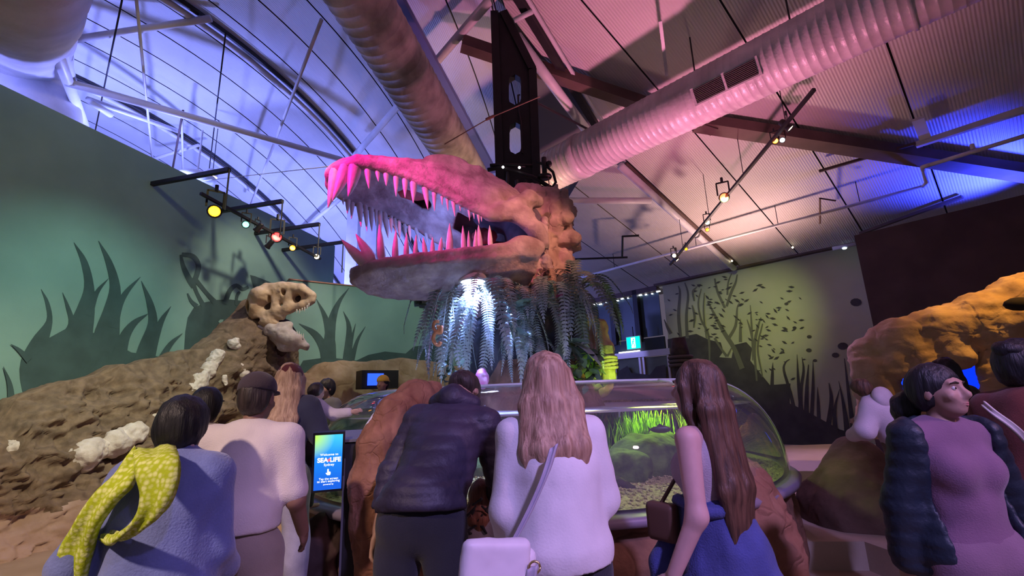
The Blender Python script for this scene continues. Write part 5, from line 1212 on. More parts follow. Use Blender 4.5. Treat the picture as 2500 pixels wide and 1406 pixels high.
def kmat():
    m = bpy.data.materials.new('kiosk_display'); m.use_nodes = True; N = m.node_tree.nodes; L = m.node_tree.links; B = N['Principled BSDF']
    tc = N.new('ShaderNodeTexCoord'); sp_ = N.new('ShaderNodeSeparateXYZ'); L.new(tc.outputs['Generated'], sp_.inputs[0])
    rp_ = N.new('ShaderNodeValToRGB'); e = rp_.color_ramp.elements; e[0].color = (.004, .10, .62, 1); e[1].color = (.05, .52, .80, 1); e[0].position = .1; e.new(.62).color = (.01, .22, .78, 1); L.new(sp_.outputs['Z'], rp_.inputs[0])
    # lime corner, top left
    ds = N.new('ShaderNodeVectorMath'); ds.operation = 'DISTANCE'; ds.inputs[1].default_value = (0, 0, 1.02); ml = N.new('ShaderNodeVectorMath'); ml.operation = 'MULTIPLY'; ml.inputs[1].default_value = (.6, 0, 1); L.new(tc.outputs['Generated'], ml.inputs[0]); L.new(ml.outputs[0], ds.inputs[0])
    mr = N.new('ShaderNodeMapRange'); mr.inputs['From Min'].default_value = .12; mr.inputs['From Max'].default_value = .45; mr.inputs['To Min'].default_value = 1; mr.inputs['To Max'].default_value = 0; L.new(ds.outputs['Value'], mr.inputs[0])
    mx = N.new('ShaderNodeMixRGB'); L.new(mr.outputs[0], mx.inputs[0]); L.new(rp_.outputs[0], mx.inputs[1]); mx.inputs[2].default_value = (.45, .85, .12, 1)
    L.new(mx.outputs[0], B.inputs['Emission Color']); B.inputs['Emission Strength'].default_value = 1.0; B.inputs['Base Color'].default_value = (.01, .02, .05, 1); B.inputs['Roughness'].default_value = .2
    return m
add('display', box(ctr+kn*.002, (kw, .001, kh), kx, ky, kz), kmat(), fr_)
m_txt = mat('display_white', (1, 1, 1), emit=(1, 1, 1), estr=1.0); m_txr = mat('display_red', (.8, .1, .1), emit=(.8, .12, .12), estr=1.0)
def kt(u_, v): return ctr+kn*.0045+kx*kw*u_+kz*kh*v
for s_, v, h, bd in (('Welcome to', .28, .020, 0), ('SEA LIFE', .08, .037, .0012), ('Sydney', -.09, .021, 0), ('Tap the screen', -.60, .018, 0), ('to start exploring', -.69, .018, 0), ('powered by', -.80, .012, 0)):
    text(s_, h, m_txt, fr_, kt(.06, v), kx, kz, kn, 'screen_lettering', bold=bd)
st5 = [kt(.06, .08)+kn*.001+kx*r_*math.cos(a)+kz*r_*math.sin(a) for r_, a in [((.014 if k % 2 == 0 else .006), math.pi/2+k*math.pi/5) for k in range(10)]]
add('screen_star', (np.array(st5), [tuple(range(10))]), m_txr, fr_)
hp = [(-.006, .02), (.0, .022), (.003, .018), (.003, .004), (.014, .002), (.016, -.008), (.012, -.02), (-.006, -.02), (-.016, -.006), (-.013, -.003), (-.007, -.007)]
add('screen_hand_icon', (np.array([kt(.02, -.36)+kx*x*.9+kz*z*.9 for x, z in hp]), [tuple(range(len(hp)))]), m_txt, fr_)
pb = vec(ctr[0]+.10, ctr[1]+.15, 0); pz = ctr[2]+.13
add('post', box(pb+vec(0, 0, pz/2), (.055, .09, pz/2), kx, ky), m_blk, ki); add('post_trim', box(pb+vec(0, 0, pz/2)-kx*.05+kn*.09, (.006, .006, pz/2-.1), kx, ky), mat('dark_alloy', (.12, .12, .13), .4), ki)
add('base_plate', box(pb+vec(0, 0, .012), (.2, .25, .012), kx, ky), m_blk, ki); add('top_cap', box(pb+vec(0, 0, pz+.008), (.06, .11, .008), kx, ky), mat('dark_alloy', (.12, .12, .13)), ki)
add('reader_slot', box(pb+vec(0, 0, pz-.26)+kn*.105, (.03, .006, .006), kx, ky), m_white, ki)
add('screen_arm', box((pb*.5+(ctr-kn*.07)*.5)*vec(1, 1, 0)+vec(0, 0, ctr[2]), (.02, .025, .04), kx, ky), m_blk, ki)

# exit sign
ep = onR(1561, 838, .35); es = root('exit_sign', ep, label='glowing green running-man exit sign over the far door', cat='sign')
e2 = np.linalg.norm(onR(1577, 838)-onR(1545, 838))/2; eh = .20
add('case', box(ep, (e2+.02, .03, eh+.02), RH, RN), m_white, es); m_eg = mat('exit_green', (.0, .3, .2), emit=(.0, .62, .38), estr=1.7); m_ew = mat('exit_white', (1, 1, 1), emit=(.85, 1, .95), estr=2.2)
add('green_face', box(ep+RN*.033, (e2, .003, eh), RH, RN), m_eg, es)
add('door_mark', box(ep+RN*.038+RH*e2*.0, (e2*.30, .002, eh*.86), RH, RN), m_ew, es)
rm = [ball((0, .13, 0), (.025, .003, .025), 8, 5)[0]]
def er(x, z): return ep+RN*.042+RH*x+vec(0, 0, z)
add('running_man', join(ball(er(.02, .11), (.028, .028, .028), 8, 5), tube([er(.01, .08), er(-.02, -.01)], .022, 6), tube([er(-.02, -.01), er(.04, -.06), er(.02, -.14)], .014, 6), tube([er(-.02, -.01), er(-.06, -.08), er(-.11, -.08)], .014, 6), tube([er(0, .06), er(.06, .02)], .011, 6), tube([er(0, .06), er(-.06, .05)], .011, 6)), m_eg, es)
add('hanger', tube([ep+vec(0, 0, eh), ep+vec(0, 0, eh+.35)], .015, 6), m_blk, es)
# speaker on the angled board
sp_ = onB(1030, 737, .16); rt = root('wall_speaker', sp_, label='black double-ended speaker on the angled mural board', cat='speaker')
add('cabinet', box(sp_, (.12, .1, .10), BH, BN), m_blk, rt); add('horn', tube([sp_+BH*.12, sp_+BH*.22], [.08, .1], 12), m_blk, rt, smooth=True); add('horn', tube([sp_-BH*.12, sp_-BH*.25], [.08, .11], 12), m_blk, rt, smooth=True); add('bracket', bar(sp_-BN*.16, sp_, .04, .04), m_blk, rt)
# ================================================================== PEOPLE
SK = {}
def skin(n, c): return mat('skin_'+n, c, .55, var=.06, vscale=12, spec=.35)
def rotz(a): c_, s_ = math.cos(a), math.sin(a); return np.array([[c_, -s_, 0], [s_, c_, 0], [0, 0, 1.]])
def rotx(a): c_, s_ = math.cos(a), math.sin(a); return np.array([[1., 0, 0], [0, c_, -s_], [0, s_, c_]])
def roty(a): c_, s_ = math.cos(a), math.sin(a); return np.array([[c_, 0, s_], [0, 1., 0], [-s_, 0, c_]])
class Fig:
    """a figure in local space: faces +y, x to its right, feet at z = 0"""
    def __init__(s, x, y, z0, H, face, lean=0., side=0., hyaw=0., hpitch=0., build=1., female=True, arms=None, stance=.06, legs=None, label='', group='visitors round the tank'):
        s.o = vec(x, y, z0); s.H = H; s.R = rotz(math.radians(face)); s.b = build
        s.U = rotx(-math.radians(lean)) @ roty(math.radians(side))
        s.piv = vec(0, 0, .53*H); s.sw = (.086 if female else .099)*H*build**.5
        s.female = female
        s.neck = vec(0, -.005, .835*H); s.hc = vec(0, .02, .928*H)
        s.hipw = .052*H
        s.hR = s.U @ rotz(math.radians(hyaw)) @ rotx(-math.radians(hpitch))
        s.sh = {sg: s.up(vec(sg*s.sw, -.005, .805*H)) for sg in (-1, 1)}
        s.arm = {}
        for sg in (-1, 1):
            e, w_ = (arms or {}).get(sg, (vec(sg*.025, -.02, -.17)*H, vec(sg*.02, .03, -.315)*H))
            s.arm[sg] = (s.sh[sg], s.sh[sg]+np.asarray(e, float), s.sh[sg]+np.asarray(w_, float))
        s.leg = {}
        for sg in (-1, 1):
            k_, a_ = (legs or {}).get(sg, (vec(sg*(s.hipw+stance*.5), .01, .285*H), vec(sg*(s.hipw+stance), -.01, .05*H)))
            s.leg[sg] = (vec(sg*s.hipw, 0, .50*H), np.asarray(k_, float), np.asarray(a_, float))
        s.root = root('person', s.o, label=label, cat='person', group=group)
    def up(s, v): return s.piv+s.U @ (np.asarray(v, float)-s.piv)
    def W(s, v): return s.o+s.R @ np.asarray(v, float)
    def ax(s, M_): return (s.R @ M_).T          # rows are the rotated axes
    def head(s, v): return s.W(s.up(s.hc)+s.hR @ (np.asarray(v, float)*s.H/1.68))
    def bounds(s, pad=.2):
        P = [s.W(v) for v in [(0, 0, 0)]+list(s.arm[-1])+list(s.arm[1])+[a for l in s.leg.values() for a in l]+[s.up(s.hc)]]; P = np.array(P)
        lo = P.min(0)-pad; hi = P.max(0)+pad; lo[2] = s.o[2]-.005; return lo, hi
    def torso(s, S, g=0., k=.05, shoulders=True):
        H = s.H; b = s.b; A = s.ax(s.U)
        S.ell(s.W(s.up((0, -.01, .735*H))), (.080*H*b+g, .054*H*b+g, .105*H+g), A, k); S.ell(s.W(s.up((0, 0, .64*H))), (.068*H*b+g, .050*H*b+g, .085*H+g), A, k)
        S.ell(s.W((0, -.015, .535*H)), (.090*H*b+g, .062*H*b+g, .075*H+g), s.ax(np.eye(3)), k)
        for sg in ((-1, 1) if shoulders else ()): S.cap(s.W(s.up((sg*.03, -.005, .815*H))), s.W(s.sh[sg]), .036*H*b**.5+g*.7, .028*H*b**.5+g*.7, k)
        S.ell(s.W(s.up((0, -.035, .76*H))), (.066*H*b+g, .030*H+g, .07*H+g), A, k)
        if s.female:
            for sg in (-1, 1): S.ell(s.W(s.up((sg*.043*H, .040*H*b, .725*H))), (.033*H+g, .028*H+g, .034*H+g), A, k)
    def arms(s, S, g=0., t1=1., k=.03, only=None, r=(.0285, .0235, .0165)):
        H = s.H
        for sg in (-1, 1):
            a, e, w_ = s.arm[sg]
            if t1 <= .5: S.cap(s.W(a), s.W(a+(e-a)*t1*2), r[0]*H*s.b**.5+g, (r[0]+(r[1]-r[0])*t1*2)*H*s.b**.5+g, k)
            else:
                S.cap(s.W(a), s.W(e), r[0]*H*s.b**.5+g, r[1]*H*s.b**.5+g, k); S.cap(s.W(e), s.W(e+(w_-e)*(2*t1-1)), r[1]*H*s.b**.5+g, (r[1]+(r[2]-r[1])*(2*t1-1))*H*s.b**.5+g, k)
    def legs(s, S, g=0., t1=1., k=.04):
        H = s.H
        for sg in (-1, 1):
            a, kn_, an = s.leg[sg]; rr_ = (.050*H*s.b+g, .034*H*s.b**.5+g, .023*H+g)
            S.cap(s.W(a), s.W(kn_), rr_[0], rr_[1], k); S.cap(s.W(kn_), s.W(kn_+(an-kn_)*t1), rr_[1], rr_[2], k)
            S.ell(s.W(kn_+(an-kn_)*.3+vec(0, -.012, 0)), (rr_[1]*.95, rr_[1]*1.05, .10*H), None, k) if t1 > .5 else None
    def hands(s, S, curl=.5):
        u_ = s.H/1.68
        for sg in (-1, 1):
            a, e, w_ = s.arm[sg]; d = nrm(w_-e); inn = nrm(np.cross(d, (0, 1, 0))*sg) if abs(d[1]) < .9 else vec(-sg, 0, 0); inn = vec(-sg, 0, 0)-d*(vec(-sg, 0, 0)@d); inn = nrm(inn); fw = np.cross(d, inn)
            if fw[1] < 0 and abs(d[1]) < .8: fw = -fw
            p = w_+d*.045*u_; S.ell(s.W(p), (.042*u_, .017*u_, .048*u_), (s.R @ np.stack([fw, inn, d], 1)).T, .015)
            for i, (off, L_) in enumerate(((.030, .070), (.010, .078), (-.010, .074), (-.029, .058))):
                b0_ = w_+d*.082*u_+fw*off*u_; b1_ = b0_+(d*math.cos(curl*.6)+inn*math.sin(curl*.6))*L_*.5*u_; b2_ = b1_+(d*math.cos(curl*1.6)+inn*math.sin(curl*1.6))*L_*.5*u_
                S.chain([s.W(b0_), s.W(b1_), s.W(b2_)], [.0095*u_, .009*u_, .0075*u_], .006)
            t0 = w_+d*.03*u_+fw*.032*u_; t1_ = t0+(fw*.6+d*.7+inn*.25)*.038*u_; t2_ = t1_+(d*.9+inn*.35)*.03*u_
            S.chain([s.W(t0), s.W(t1_), s.W(t2_)], [.012*u_, .0105*u_, .0085*u_], .008)
    def body(s, m_, h=.011, face=True, shoe=None):
        lo, hi = s.bounds(); S = Sdf(lo, hi, h); H = s.H; u_ = H/1.68; A = s.ax(s.hR)
        s.torso(S, -.012); s.arms(S, 0); s.legs(S, -.006)
        for sg in (-1, 1):
            an = s.leg[sg][2]; S.cap(s.W(an-vec(0, .02, .015)), s.W(an*vec(1, 1, 0)+vec(sg*.015, .13*u_, .03)), .034*u_, .026*u_, .02)
        s.hands(S)
        S.cap(s.W(s.up(s.neck-vec(0, 0, .02))), s.head((0, -.015, -.04)), .046*u_, .043*u_, .03)
        hd = lambda c_, r_, k=.02, sub=False: S.ell(s.head(c_), np.array(r_)*u_, A, k, sub)
        hd((0, -.012, .025), (.072, .090, .085)); hd((0, .03, -.035), (.058, .062, .075), .03); hd((0, .052, -.085), (.036, .036, .028), .03); hd((0, .075, .028), (.052, .018, .014), .02)
        for sg in (-1, 1):
            hd((sg*.074, -.008, -.015), (.010, .020, .032), .008); hd((sg*.040, .066, -.030), (.024, .020, .020), .02); hd((sg*.030, .094, .006), (.017, .012, .011), .012, True)
        S.chain([s.head((0, .088, .012)), s.head((0, .108, -.024)), s.head((0, .098, -.036))], [.010*u_, .013*u_, .012*u_], .012)
        for sg in (-1, 1): hd((sg*.012, .096, -.034), (.009, .010, .008), .006)
        hd((0, .086, -.060), (.024, .012, .006), .006); hd((0, .085, -.070), (.021, .012, .007), .006); hd((0, .072, -.050), (.03, .02, .02), .02)
        add('body', S.mesh(), m_, s.root, smooth=True)
        if face:
            for sg in (-1, 1):
                e = add('eye', ball(s.head((sg*.030, .0765, .004)), .0105*u_, 10, 8), mat('eye_white', (.42, .40, .39), .5), s.root, smooth=True)
                add('iris', ball(s.head((sg*.030, .0845, .004)), .0048*u_, 8, 6), mat('iris_dark', (.03, .015, .01), .2), e, smooth=True)
                add('eyebrow', tube([s.head((sg*.014, .094, .026)), s.head((sg*.032, .092, .031)), s.head((sg*.050, .080, .025))], [.003*u_, .004*u_, .002*u_], 6), mat('brow_dark', (.03, .02, .015), .8), s.root, smooth=True)
            add('lips', join(tube([s.head((-.022, .092, -.0625)), s.head((0, .0995, -.060)), s.head((.022, .092, -.0625))], [.002*u_, .005*u_, .002*u_], 6), tube([s.head((-.02, .091, -.0665)), s.head((0, .098, -.069)), s.head((.02, .091, -.0665))], [.002*u_, .0055*u_, .002*u_], 6)), mat('lips', (.36, .14, .13), .45), s.root, smooth=True)
        for sg in (-1, 1):
            if shoe is None: continue
            an = s.leg[sg][2]; q = Sdf(s.W(an)-vec(.2, .25, .1), s.W(an)+vec(.2, .25, .12), .012); c_ = an*vec(1, 1, 0)
            q.cap(s.W(c_+vec(0, -.035, .045)), s.W(c_+vec(sg*.015, .15*u_, .035)), .045*u_, .036*u_, .03); q.cap(s.W(c_+vec(0, -.02, .05)), s.W(c_+vec(0, -.01, .10)), .043*u_, .042*u_, .03); q.cut((0, 0, s.o[2]+.002), (0, 0, -1))
            add('shoe', q.mesh(), shoe, s.root, smooth=True)
        return s
    def fold(s, amp=.006, f=7, seed=0, st=(1, 1, .6)): return lambda P: amp*fbm(P*np.array(st), f, 3, seed)+amp*.5*fbm(P*np.array(st), f*.45, 2, seed+3, True)
    def top(s, m_, g=.022, sleeve=1., hem=.50, name='shirt', h=.012, seed=0, amp=.006, ag=None, collar=0, loose=0., hemflare=0., neckcut=.838, shoulders=True):
        lo, hi = s.bounds(); S = Sdf(lo, hi, h); H = s.H; s.torso(S, g, shoulders=shoulders)
        if sleeve > 0: s.arms(S, g if ag is None else ag, sleeve)
        if loose: S.cap(s.W(s.up((0, -.015, .70*H))), s.W((0, -.01, (hem+.04)*H)), (.066*H*s.b+g), (.076*H*s.b+g+loose*.6), .06)
        if hemflare: S.ell(s.W((0, -.01, (hem+.03)*H)), (.105*H*s.b+hemflare, .085*H*s.b+hemflare, .06*H), None, .06)
        if sleeve > 0 and sleeve < .5:
            for sg in (-1, 1):
                a, e, w_ = s.arm[sg]; q = a+(e-a)*sleeve*2; pass
        S.cut(s.W((0, 0, hem*H)), (0, 0, -1)) if abs(hem) > 0 and not (s.U[2, 1] > .35 or s.U[2, 1] < -.35) else S.cut(s.W((0, 0, hem*H)), (0, 0, -1))
        if collar: S.cap(s.W(s.up(s.neck-vec(0, .0, .03))), s.W(s.up(s.neck+vec(0, .0, collar))), .062*H/1.68, .060*H/1.68, .03)
        else: S.ell(s.W(s.up((0, .015, (neckcut+.03)*H))), (.055*H/1.68, .065*H/1.68, .05), s.ax(s.U), .015, True)
        return add(name, S.mesh(s.fold(amp, 7, seed)), m_, s.root, smooth=True)
    def trousers(s, m_, g=.014, name='trousers', t1=.96, h=.013, seed=5, waist=.58, amp=.006):
        lo, hi = s.bounds(); S = Sdf(lo, hi, h); H = s.H
        S.ell(s.W((0, -.015, .53*H)), (.090*H*s.b+g, .064*H*s.b+g, .075*H+g), None, .04); s.legs(S, g, t1); S.cut(s.W((0, 0, waist*H)), (0, 0, 1))
        return add(name, S.mesh(s.fold(amp, 6, seed, (1, 1, .8))), m_, s.root, smooth=True)
    def hair(s, m_, kind='short', length=.3, width=.085, name='hair', seed=0, vol=.012, h=.009, front=False):
        u_ = s.H/1.68; A = s.ax(s.hR); c_ = s.head((0, 0, 0)); ex = .16+(length if kind in ('long',) else .04)
        S = Sdf(c_-vec(.22, .22, ex+.06)*u_, c_+vec(.22, .22, .17)*u_, h)
        S.ell(s.head((0, -.018, .032)), np.array((.072+vol, .092+vol, .084+vol))*u_, A, .02); S.ell(s.head((0, -.045, -.02)), np.array((.070+vol, .062+vol, .075+vol))*u_, A, .03)
        if kind == 'long':
            for i in range(7):
                t = (i-3)/3.; xx = t*width; r_ = .036*(1-.25*abs(t)); lv = 1+.07*math.sin(i*2.4+seed)
                P = [s.head((xx*.6, -.05-.025*(1-t*t), .03)), s.head((xx*.95, -.075-.025*(1-t*t), -.09)), s.head((xx*1.05, -.085-.02*(1-t*t), -.09-length*.5)), s.head((xx*.95, -.085-.015*(1-t*t), -.09-length*(1-.12*t*t)))]
                # let the hair hang straight down
                for j in (2, 3):
                    bk_ = s.R @ vec(0, -.045 if j == 2 else -.05, 0); P[j] = np.array([P[1][0]+(P[j]-P[1])[0]*.8+bk_[0], P[1][1]+(P[j]-P[1])[1]*.5+bk_[1], P[1][2]-length*lv*u_*(.5 if j == 2 else (1-.12*t*t))])
                S.chain(P, [r_*u_, r_*1.1*u_, r_*1.0*u_, r_*.32*u_], .025)
            for sg in (-1, 1): S.chain([s.head((sg*.055, .02, .075)), s.head((sg*.08, .02, .0)), s.head((sg*.085, .0, -.10)), s.head((sg*width, -.03, -.20))], [.02*u_, .022*u_, .025*u_, .02*u_], .02)
        if not front: S.ell(s.head((0, .125, -.045)), np.array((.075, .09, .105))*u_, A, .02, True)
        if kind == 'short': S.ell(s.head((0, .03, -.16)), np.array((.12, .12, .085))*u_, A, .02, True)
        return add(name, S.mesh(lambda P: .004*fbm(P*np.array((1, 1, .05 if kind == 'long' else .25)), 48, 2, seed)+.005*fbm(P*np.array((1, 1, .08)), 20, 2, seed+4)), m_, s.root, smooth=True)
def cloth(n, c, var=.08, rough=.9, bump=.25, bs=180, **k): return mat('cloth_'+n, c, rough, var=var, vscale=7, bump=bump, bscale=bs, sheen=.15, **k)
def hairm(n, c, c2): return mat('hair_'+n, c, .5, col2=c2, vscale=60, bump=.35, bscale=140, spec=.4, stretch=(1, 1, .07))
def stand(px, py, Y, z0=0.): p = aty(px, py, Y); return p[0], p[1], z0, p[2]-z0
A_ = lambda *v: vec(*v)
# 1 ---- bent-armed woman in blue fleece
x, y, z0, H = stand(440, 972, 1.95)
f = Fig(x, y, z0, H, 12, lean=4, build=1.16, arms={-1: (A_(-.12, -.07, -.27), A_(-.02, .10, -.34)), 1: (A_(.02, .02, -.28), A_(.02, .16, -.38))}, label='person in blue fleece with a lime scarf over one shoulder, seen from behind')
f.body(skin('tan', (.36, .21, .15)), face=False, shoe=cloth('shoe_dark', (.03, .03, .03)))
f.trousers(cloth('blue_pants', (.14, .17, .36)), .03)
f.top(mat('cloth_blue_fleece', (.16, .20, .46), .95, var=.14, vscale=9, bump=.3, bscale=120, sheen=.4), .034, 1., .40, 'fleece', amp=.010, ag=.026, collar=.03, loose=.05)
f.hair(hairm('black', (.006, .006, .008), (.018, .017, .02)), 'short', vol=.024, seed=1, front=False)
# pink ear clip
add('hair_clip', ball(f.head((.055, -.05, -.085)), (.018, .014, .014), 8, 6), mat('clip_pink', (.6, .4, .42), .4), f.root, smooth=True)
# scarf: lime cloth with small white leaf marks, from the shoulder over the left arm and down
def scarfmat():
    m = mat('cloth_lime_print', (.50, .58, .02), .9, bump=.2, bscale=100); N = m.node_tree.nodes; L = m.node_tree.links
    vo = N.new('ShaderNodeTexVoronoi'); vo.inputs['Scale'].default_value = 55; vo.inputs['Randomness'].default_value = .55; ge = N.new('ShaderNodeNewGeometry'); L.new(ge.outputs['Position'], vo.inputs['Vector'])
    rp = N.new('ShaderNodeValToRGB'); e = rp.color_ramp.elements; e[0].color = (.72, .78, .26, 1); e[1].color = (.42, .52, .015, 1); e[0].position = .25; e[1].position = .60; L.new(vo.outputs['Distance'], rp.inputs[0]); L.new(rp.outputs[0], N['Principled BSDF'].inputs['Base Color']); return m
ms_ = scarfmat()
def ribbon3(rows, th, m_, nm, parent, seed=0):
    """thick cloth band: rows of (left point, right point)"""
    Lp = smoothpts([r_[0] for r_ in rows], 6); Rp = smoothpts([r_[1] for r_ in rows], 6); n = len(Lp); K = 7; V = []
    for i in range(n):
        for j in range(K):
            u_ = j/(K-1); V.append(Lp[i]*(1-u_)+Rp[i]*u_)
    V = np.array(V); 
    nn = np.zeros_like(V); G_ = V.reshape(n, K, 3); du = np.gradient(G_, axis=0); dv = np.gradient(G_, axis=1); Nn = np.cross(du, dv); Nn /= np.linalg.norm(Nn, axis=2)[..., None]+1e-9
    G_ = G_+Nn*(.010*fbm(G_, 9, 2, seed)+.006*np.sin(np.arange(K)*1.7)[None, :])[..., None]
    T_ = (G_+Nn*th/2).reshape(-1, 3); B_ = (G_-Nn*th/2).reshape(-1, 3); m2 = n*K; Fc = []
    for i in range(n-1):
        for j in range(K-1): a = i*K+j; Fc += [(a, a+1, a+K+1, a+K), (m2+a, m2+a+K, m2+a+K+1, m2+a+1)]
    for i in range(n-1):
        for j in (0, K-1): a = i*K+j; Fc.append((a, a+K, m2+a+K, m2+a) if j == 0 else (a, m2+a, m2+a+K, a+K))
    for i in (0, n-1):
        for j in range(K-1): a = i*K+j; Fc.append((a, m2+a, m2+a+1, a+1))
    return add(nm, (np.concatenate([T_, B_]), Fc), m_, parent, smooth=True)
def P2(x, y, Y): return aty(x, y, Y)
ribbon3([(P2(322, 1100, 1.93), P2(430, 1092, 1.84)), (P2(330, 1130, 1.72), P2(438, 1120, 1.70)), (P2(345, 1200, 1.66), P2(432, 1180, 1.66)), (P2(330, 1262, 1.66), P2(400, 1252, 1.66)), (P2(268, 1322, 1.70), P2(330, 1300, 1.72)), (P2(245, 1322, 1.82), P2(262, 1305, 1.86))], .02, ms_, 'scarf', f.root, 1)
ribbon3([(P2(330, 1092, 1.90), P2(345, 1140, 1.82)), (P2(290, 1150, 1.80), P2(318, 1185, 1.74)), (P2(232, 1205, 1.76), P2(272, 1235, 1.74)), (P2(185, 1270, 1.76), P2(232, 1300, 1.76)), (P2(155, 1330, 1.80), P2(222, 1355, 1.80)), (P2(140, 1400, 1.82), P2(205, 1420, 1.82)), (P2(120, 1480, 1.84), P2(190, 1490, 1.84))], .02, ms_, 'scarf_tail', f.root, 2)
# 2 ---- man in white tee
x, y, z0, H = stand(612, 905, 2.35)
f = Fig(x, y, z0, H, 5, lean=7, build=1.12, female=False, arms={-1: (A_(-.03, -.03, -.29), A_(-.03, .10, -.50)), 1: (A_(.06, .0, -.28), A_(.05, .16, -.46))}, label='man in white t-shirt, khaki trousers and dark cap, back turned')
f.body(skin('brown', (.22, .12, .085)), face=False, shoe=cloth('shoe_tan', (.25, .2, .16)))
f.trousers(cloth('khaki', (.28, .23, .19)), .024, amp=.008, waist=.61)
f.top(cloth('white_tee', (.62, .56, .54), .04), .020, .42, .575, 'tshirt', amp=.009, ag=.024, loose=.03, neckcut=.85)
f.hair(hairm('dark_brown', (.02, .014, .012), (.05, .035, .03)), 'short', vol=.004, seed=2)
def cap_(f, m_, brim=1, back=False):
    u_ = f.H/1.68; A = f.ax(f.hR); c_ = f.head((0, 0, .05)); S = Sdf(c_-.2, c_+.2, .009); S.ell(f.head((0, -.012, .042)), np.array((.088, .108, .088))*u_, A); S.cut(f.head((0, 0, .028)), -(f.R @ f.hR)[:, 2])
    o = add('cap', S.mesh(), m_, f.root, smooth=True)
    S = Sdf(c_-.25, c_+.25, .009); sg = -1 if back else 1; S.ell(f.head((0, sg*.10, .036)), np.array((.07, .085, .010))*u_, A); add('brim', S.mesh(), m_, o, smooth=True)
    return o
cap_(f, cloth('cap_dark', (.05, .035, .045)))
# 3 ---- woman with maroon cap and long blonde hair
x, y, z0, H = stand(706, 886, 3.35, .22)
f = Fig(x, y, z0, H, 10, lean=3, build=1.05, arms={-1: (A_(-.04, .0, -.28), A_(-.02, .18, -.40)), 1: (A_(.10, .02, -.24), A_(.10, .22, -.34))}, label='woman in maroon cap with long blonde hair, navy tee and pale jeans')
f.body(skin('fair', (.50, .33, .27)), face=False, shoe=cloth('shoe_white', (.6, .55, .56)))
f.trousers(cloth('pale_jeans', (.34, .33, .40), .15), .022, amp=.008)
f.top(cloth('navy_tee', (.03, .035, .07)), .022, .42, .52, 'tshirt', ag=.03)
f.hair(hairm('blonde', (.32, .20, .13), (.55, .38, .27)), 'long', .42, .085, seed=3)
cap_(f, cloth('cap_maroon', (.10, .018, .028)))
# 4 ---- plaid shirt
x, y, z0, H = stand(506, 948, 3.2)
f = Fig(x, y, z0, H, 10, build=1.05, label='person in black and white plaid shirt behind the blue fleece')
f.body(skin('tan', (.36, .21, .15)), face=False)
f.trousers(cloth('dark_pants', (.03, .03, .035)), .02)
def plaid():
    m = mat('cloth_plaid', (.5, .45, .42), .9); N = m.node_tree.nodes; L = m.node_tree.links; ge = N.new('ShaderNodeNewGeometry'); sx = N.new('ShaderNodeSeparateXYZ'); L.new(ge.outputs['Position'], sx.inputs[0]); outs = []
    for ax_ in ('X', 'Z'):
        mu = N.new('ShaderNodeMath'); mu.operation = 'MULTIPLY'; mu.inputs[1].default_value = 26; L.new(sx.outputs[ax_], mu.inputs[0]); fr = N.new('ShaderNodeMath'); fr.operation = 'FRACT'; L.new(mu.outputs[0], fr.inputs[0]); gt = N.new('ShaderNodeMath'); gt.operation = 'GREATER_THAN'; gt.inputs[1].default_value = .5; L.new(fr.outputs[0], gt.inputs[0]); outs.append(gt)
    ad = N.new('ShaderNodeMath'); ad.operation = 'ADD'; L.new(outs[0].outputs[0], ad.inputs[0]); L.new(outs[1].outputs[0], ad.inputs[1]); hf = N.new('ShaderNodeMath'); hf.operation = 'MULTIPLY'; hf.inputs[1].default_value = .5; L.new(ad.outputs[0], hf.inputs[0])
    rp = N.new('ShaderNodeValToRGB'); rp.color_ramp.elements[0].color = (.02, .02, .02, 1); rp.color_ramp.elements[1].color = (.55, .5, .46, 1); L.new(hf.outputs[0], rp.inputs[0]); L.new(rp.outputs[0], N['Principled BSDF'].inputs['Base Color']); return m
f.top(plaid(), .024, 1., .48, 'plaid_shirt'); f.hair(MATS['hair_black'], 'short', vol=.02)
cap_(f, cloth('cap_black', (.012, .012, .014)))
# 5 ---- small child on the tank ledge
x, y, z0, H = stand(750, 930, 3.72, .76)
f = Fig(x, y, z0, H, -30, lean=12, build=1.1, arms={-1: (A_(-.05, .05, -.14), A_(-.02, .16, -.18)), 1: (A_(.10, .06, -.08), A_(.24, .12, -.06))}, label='small dark-haired child in white reaching over the acrylic tank wall')
f.body(skin('fair', (.50, .33, .27)), face=False, h=.009); f.trousers(cloth('dark_pants', (.03, .03, .035)), .012, h=.010); f.top(cloth('white_top', (.6, .56, .6), .04), .016, .9, .48, 'top', h=.010); f.hair(MATS['hair_dark_brown'], 'short', vol=.014)
# 6, 7 ---- heads beyond the tank
x, y, z0, H = stand(808, 924, 6.0, .22)
f = Fig(x, y, .22, H, 150, label='dark-haired person beyond the left end of the tank holding a phone', lean=4, arms={-1: (A_(-.08, .06, -.26), A_(-.02, .26, -.16)), 1: (A_(.08, .06, -.26), A_(.0, .26, -.16))})
f.body(skin('tan', (.36, .21, .15)), face=False, h=.014); f.trousers(MATS['cloth_dark_pants'], .02, h=.016); f.top(cloth('grey_top', (.12, .12, .15)), .024, 1., .48, 'jumper', h=.016); f.hair(MATS['hair_black'], 'short', vol=.016)
q = f.W(f.arm[1][2])+vec(.0, -.05, .1); add('phone', box(q, (.04, .006, .075)), mat('phone_glow', (.2, .5, .9), emit=(.3, .75, 1), estr=2), label='glowing phone held by the dark-haired person beyond the tank', cat='phone')
x, y, z0, H = stand(936, 916, 7.1, .22)
f = Fig(x, y, .22, H, 170, label='person in a yellow cap beyond the tank by the stone bank')
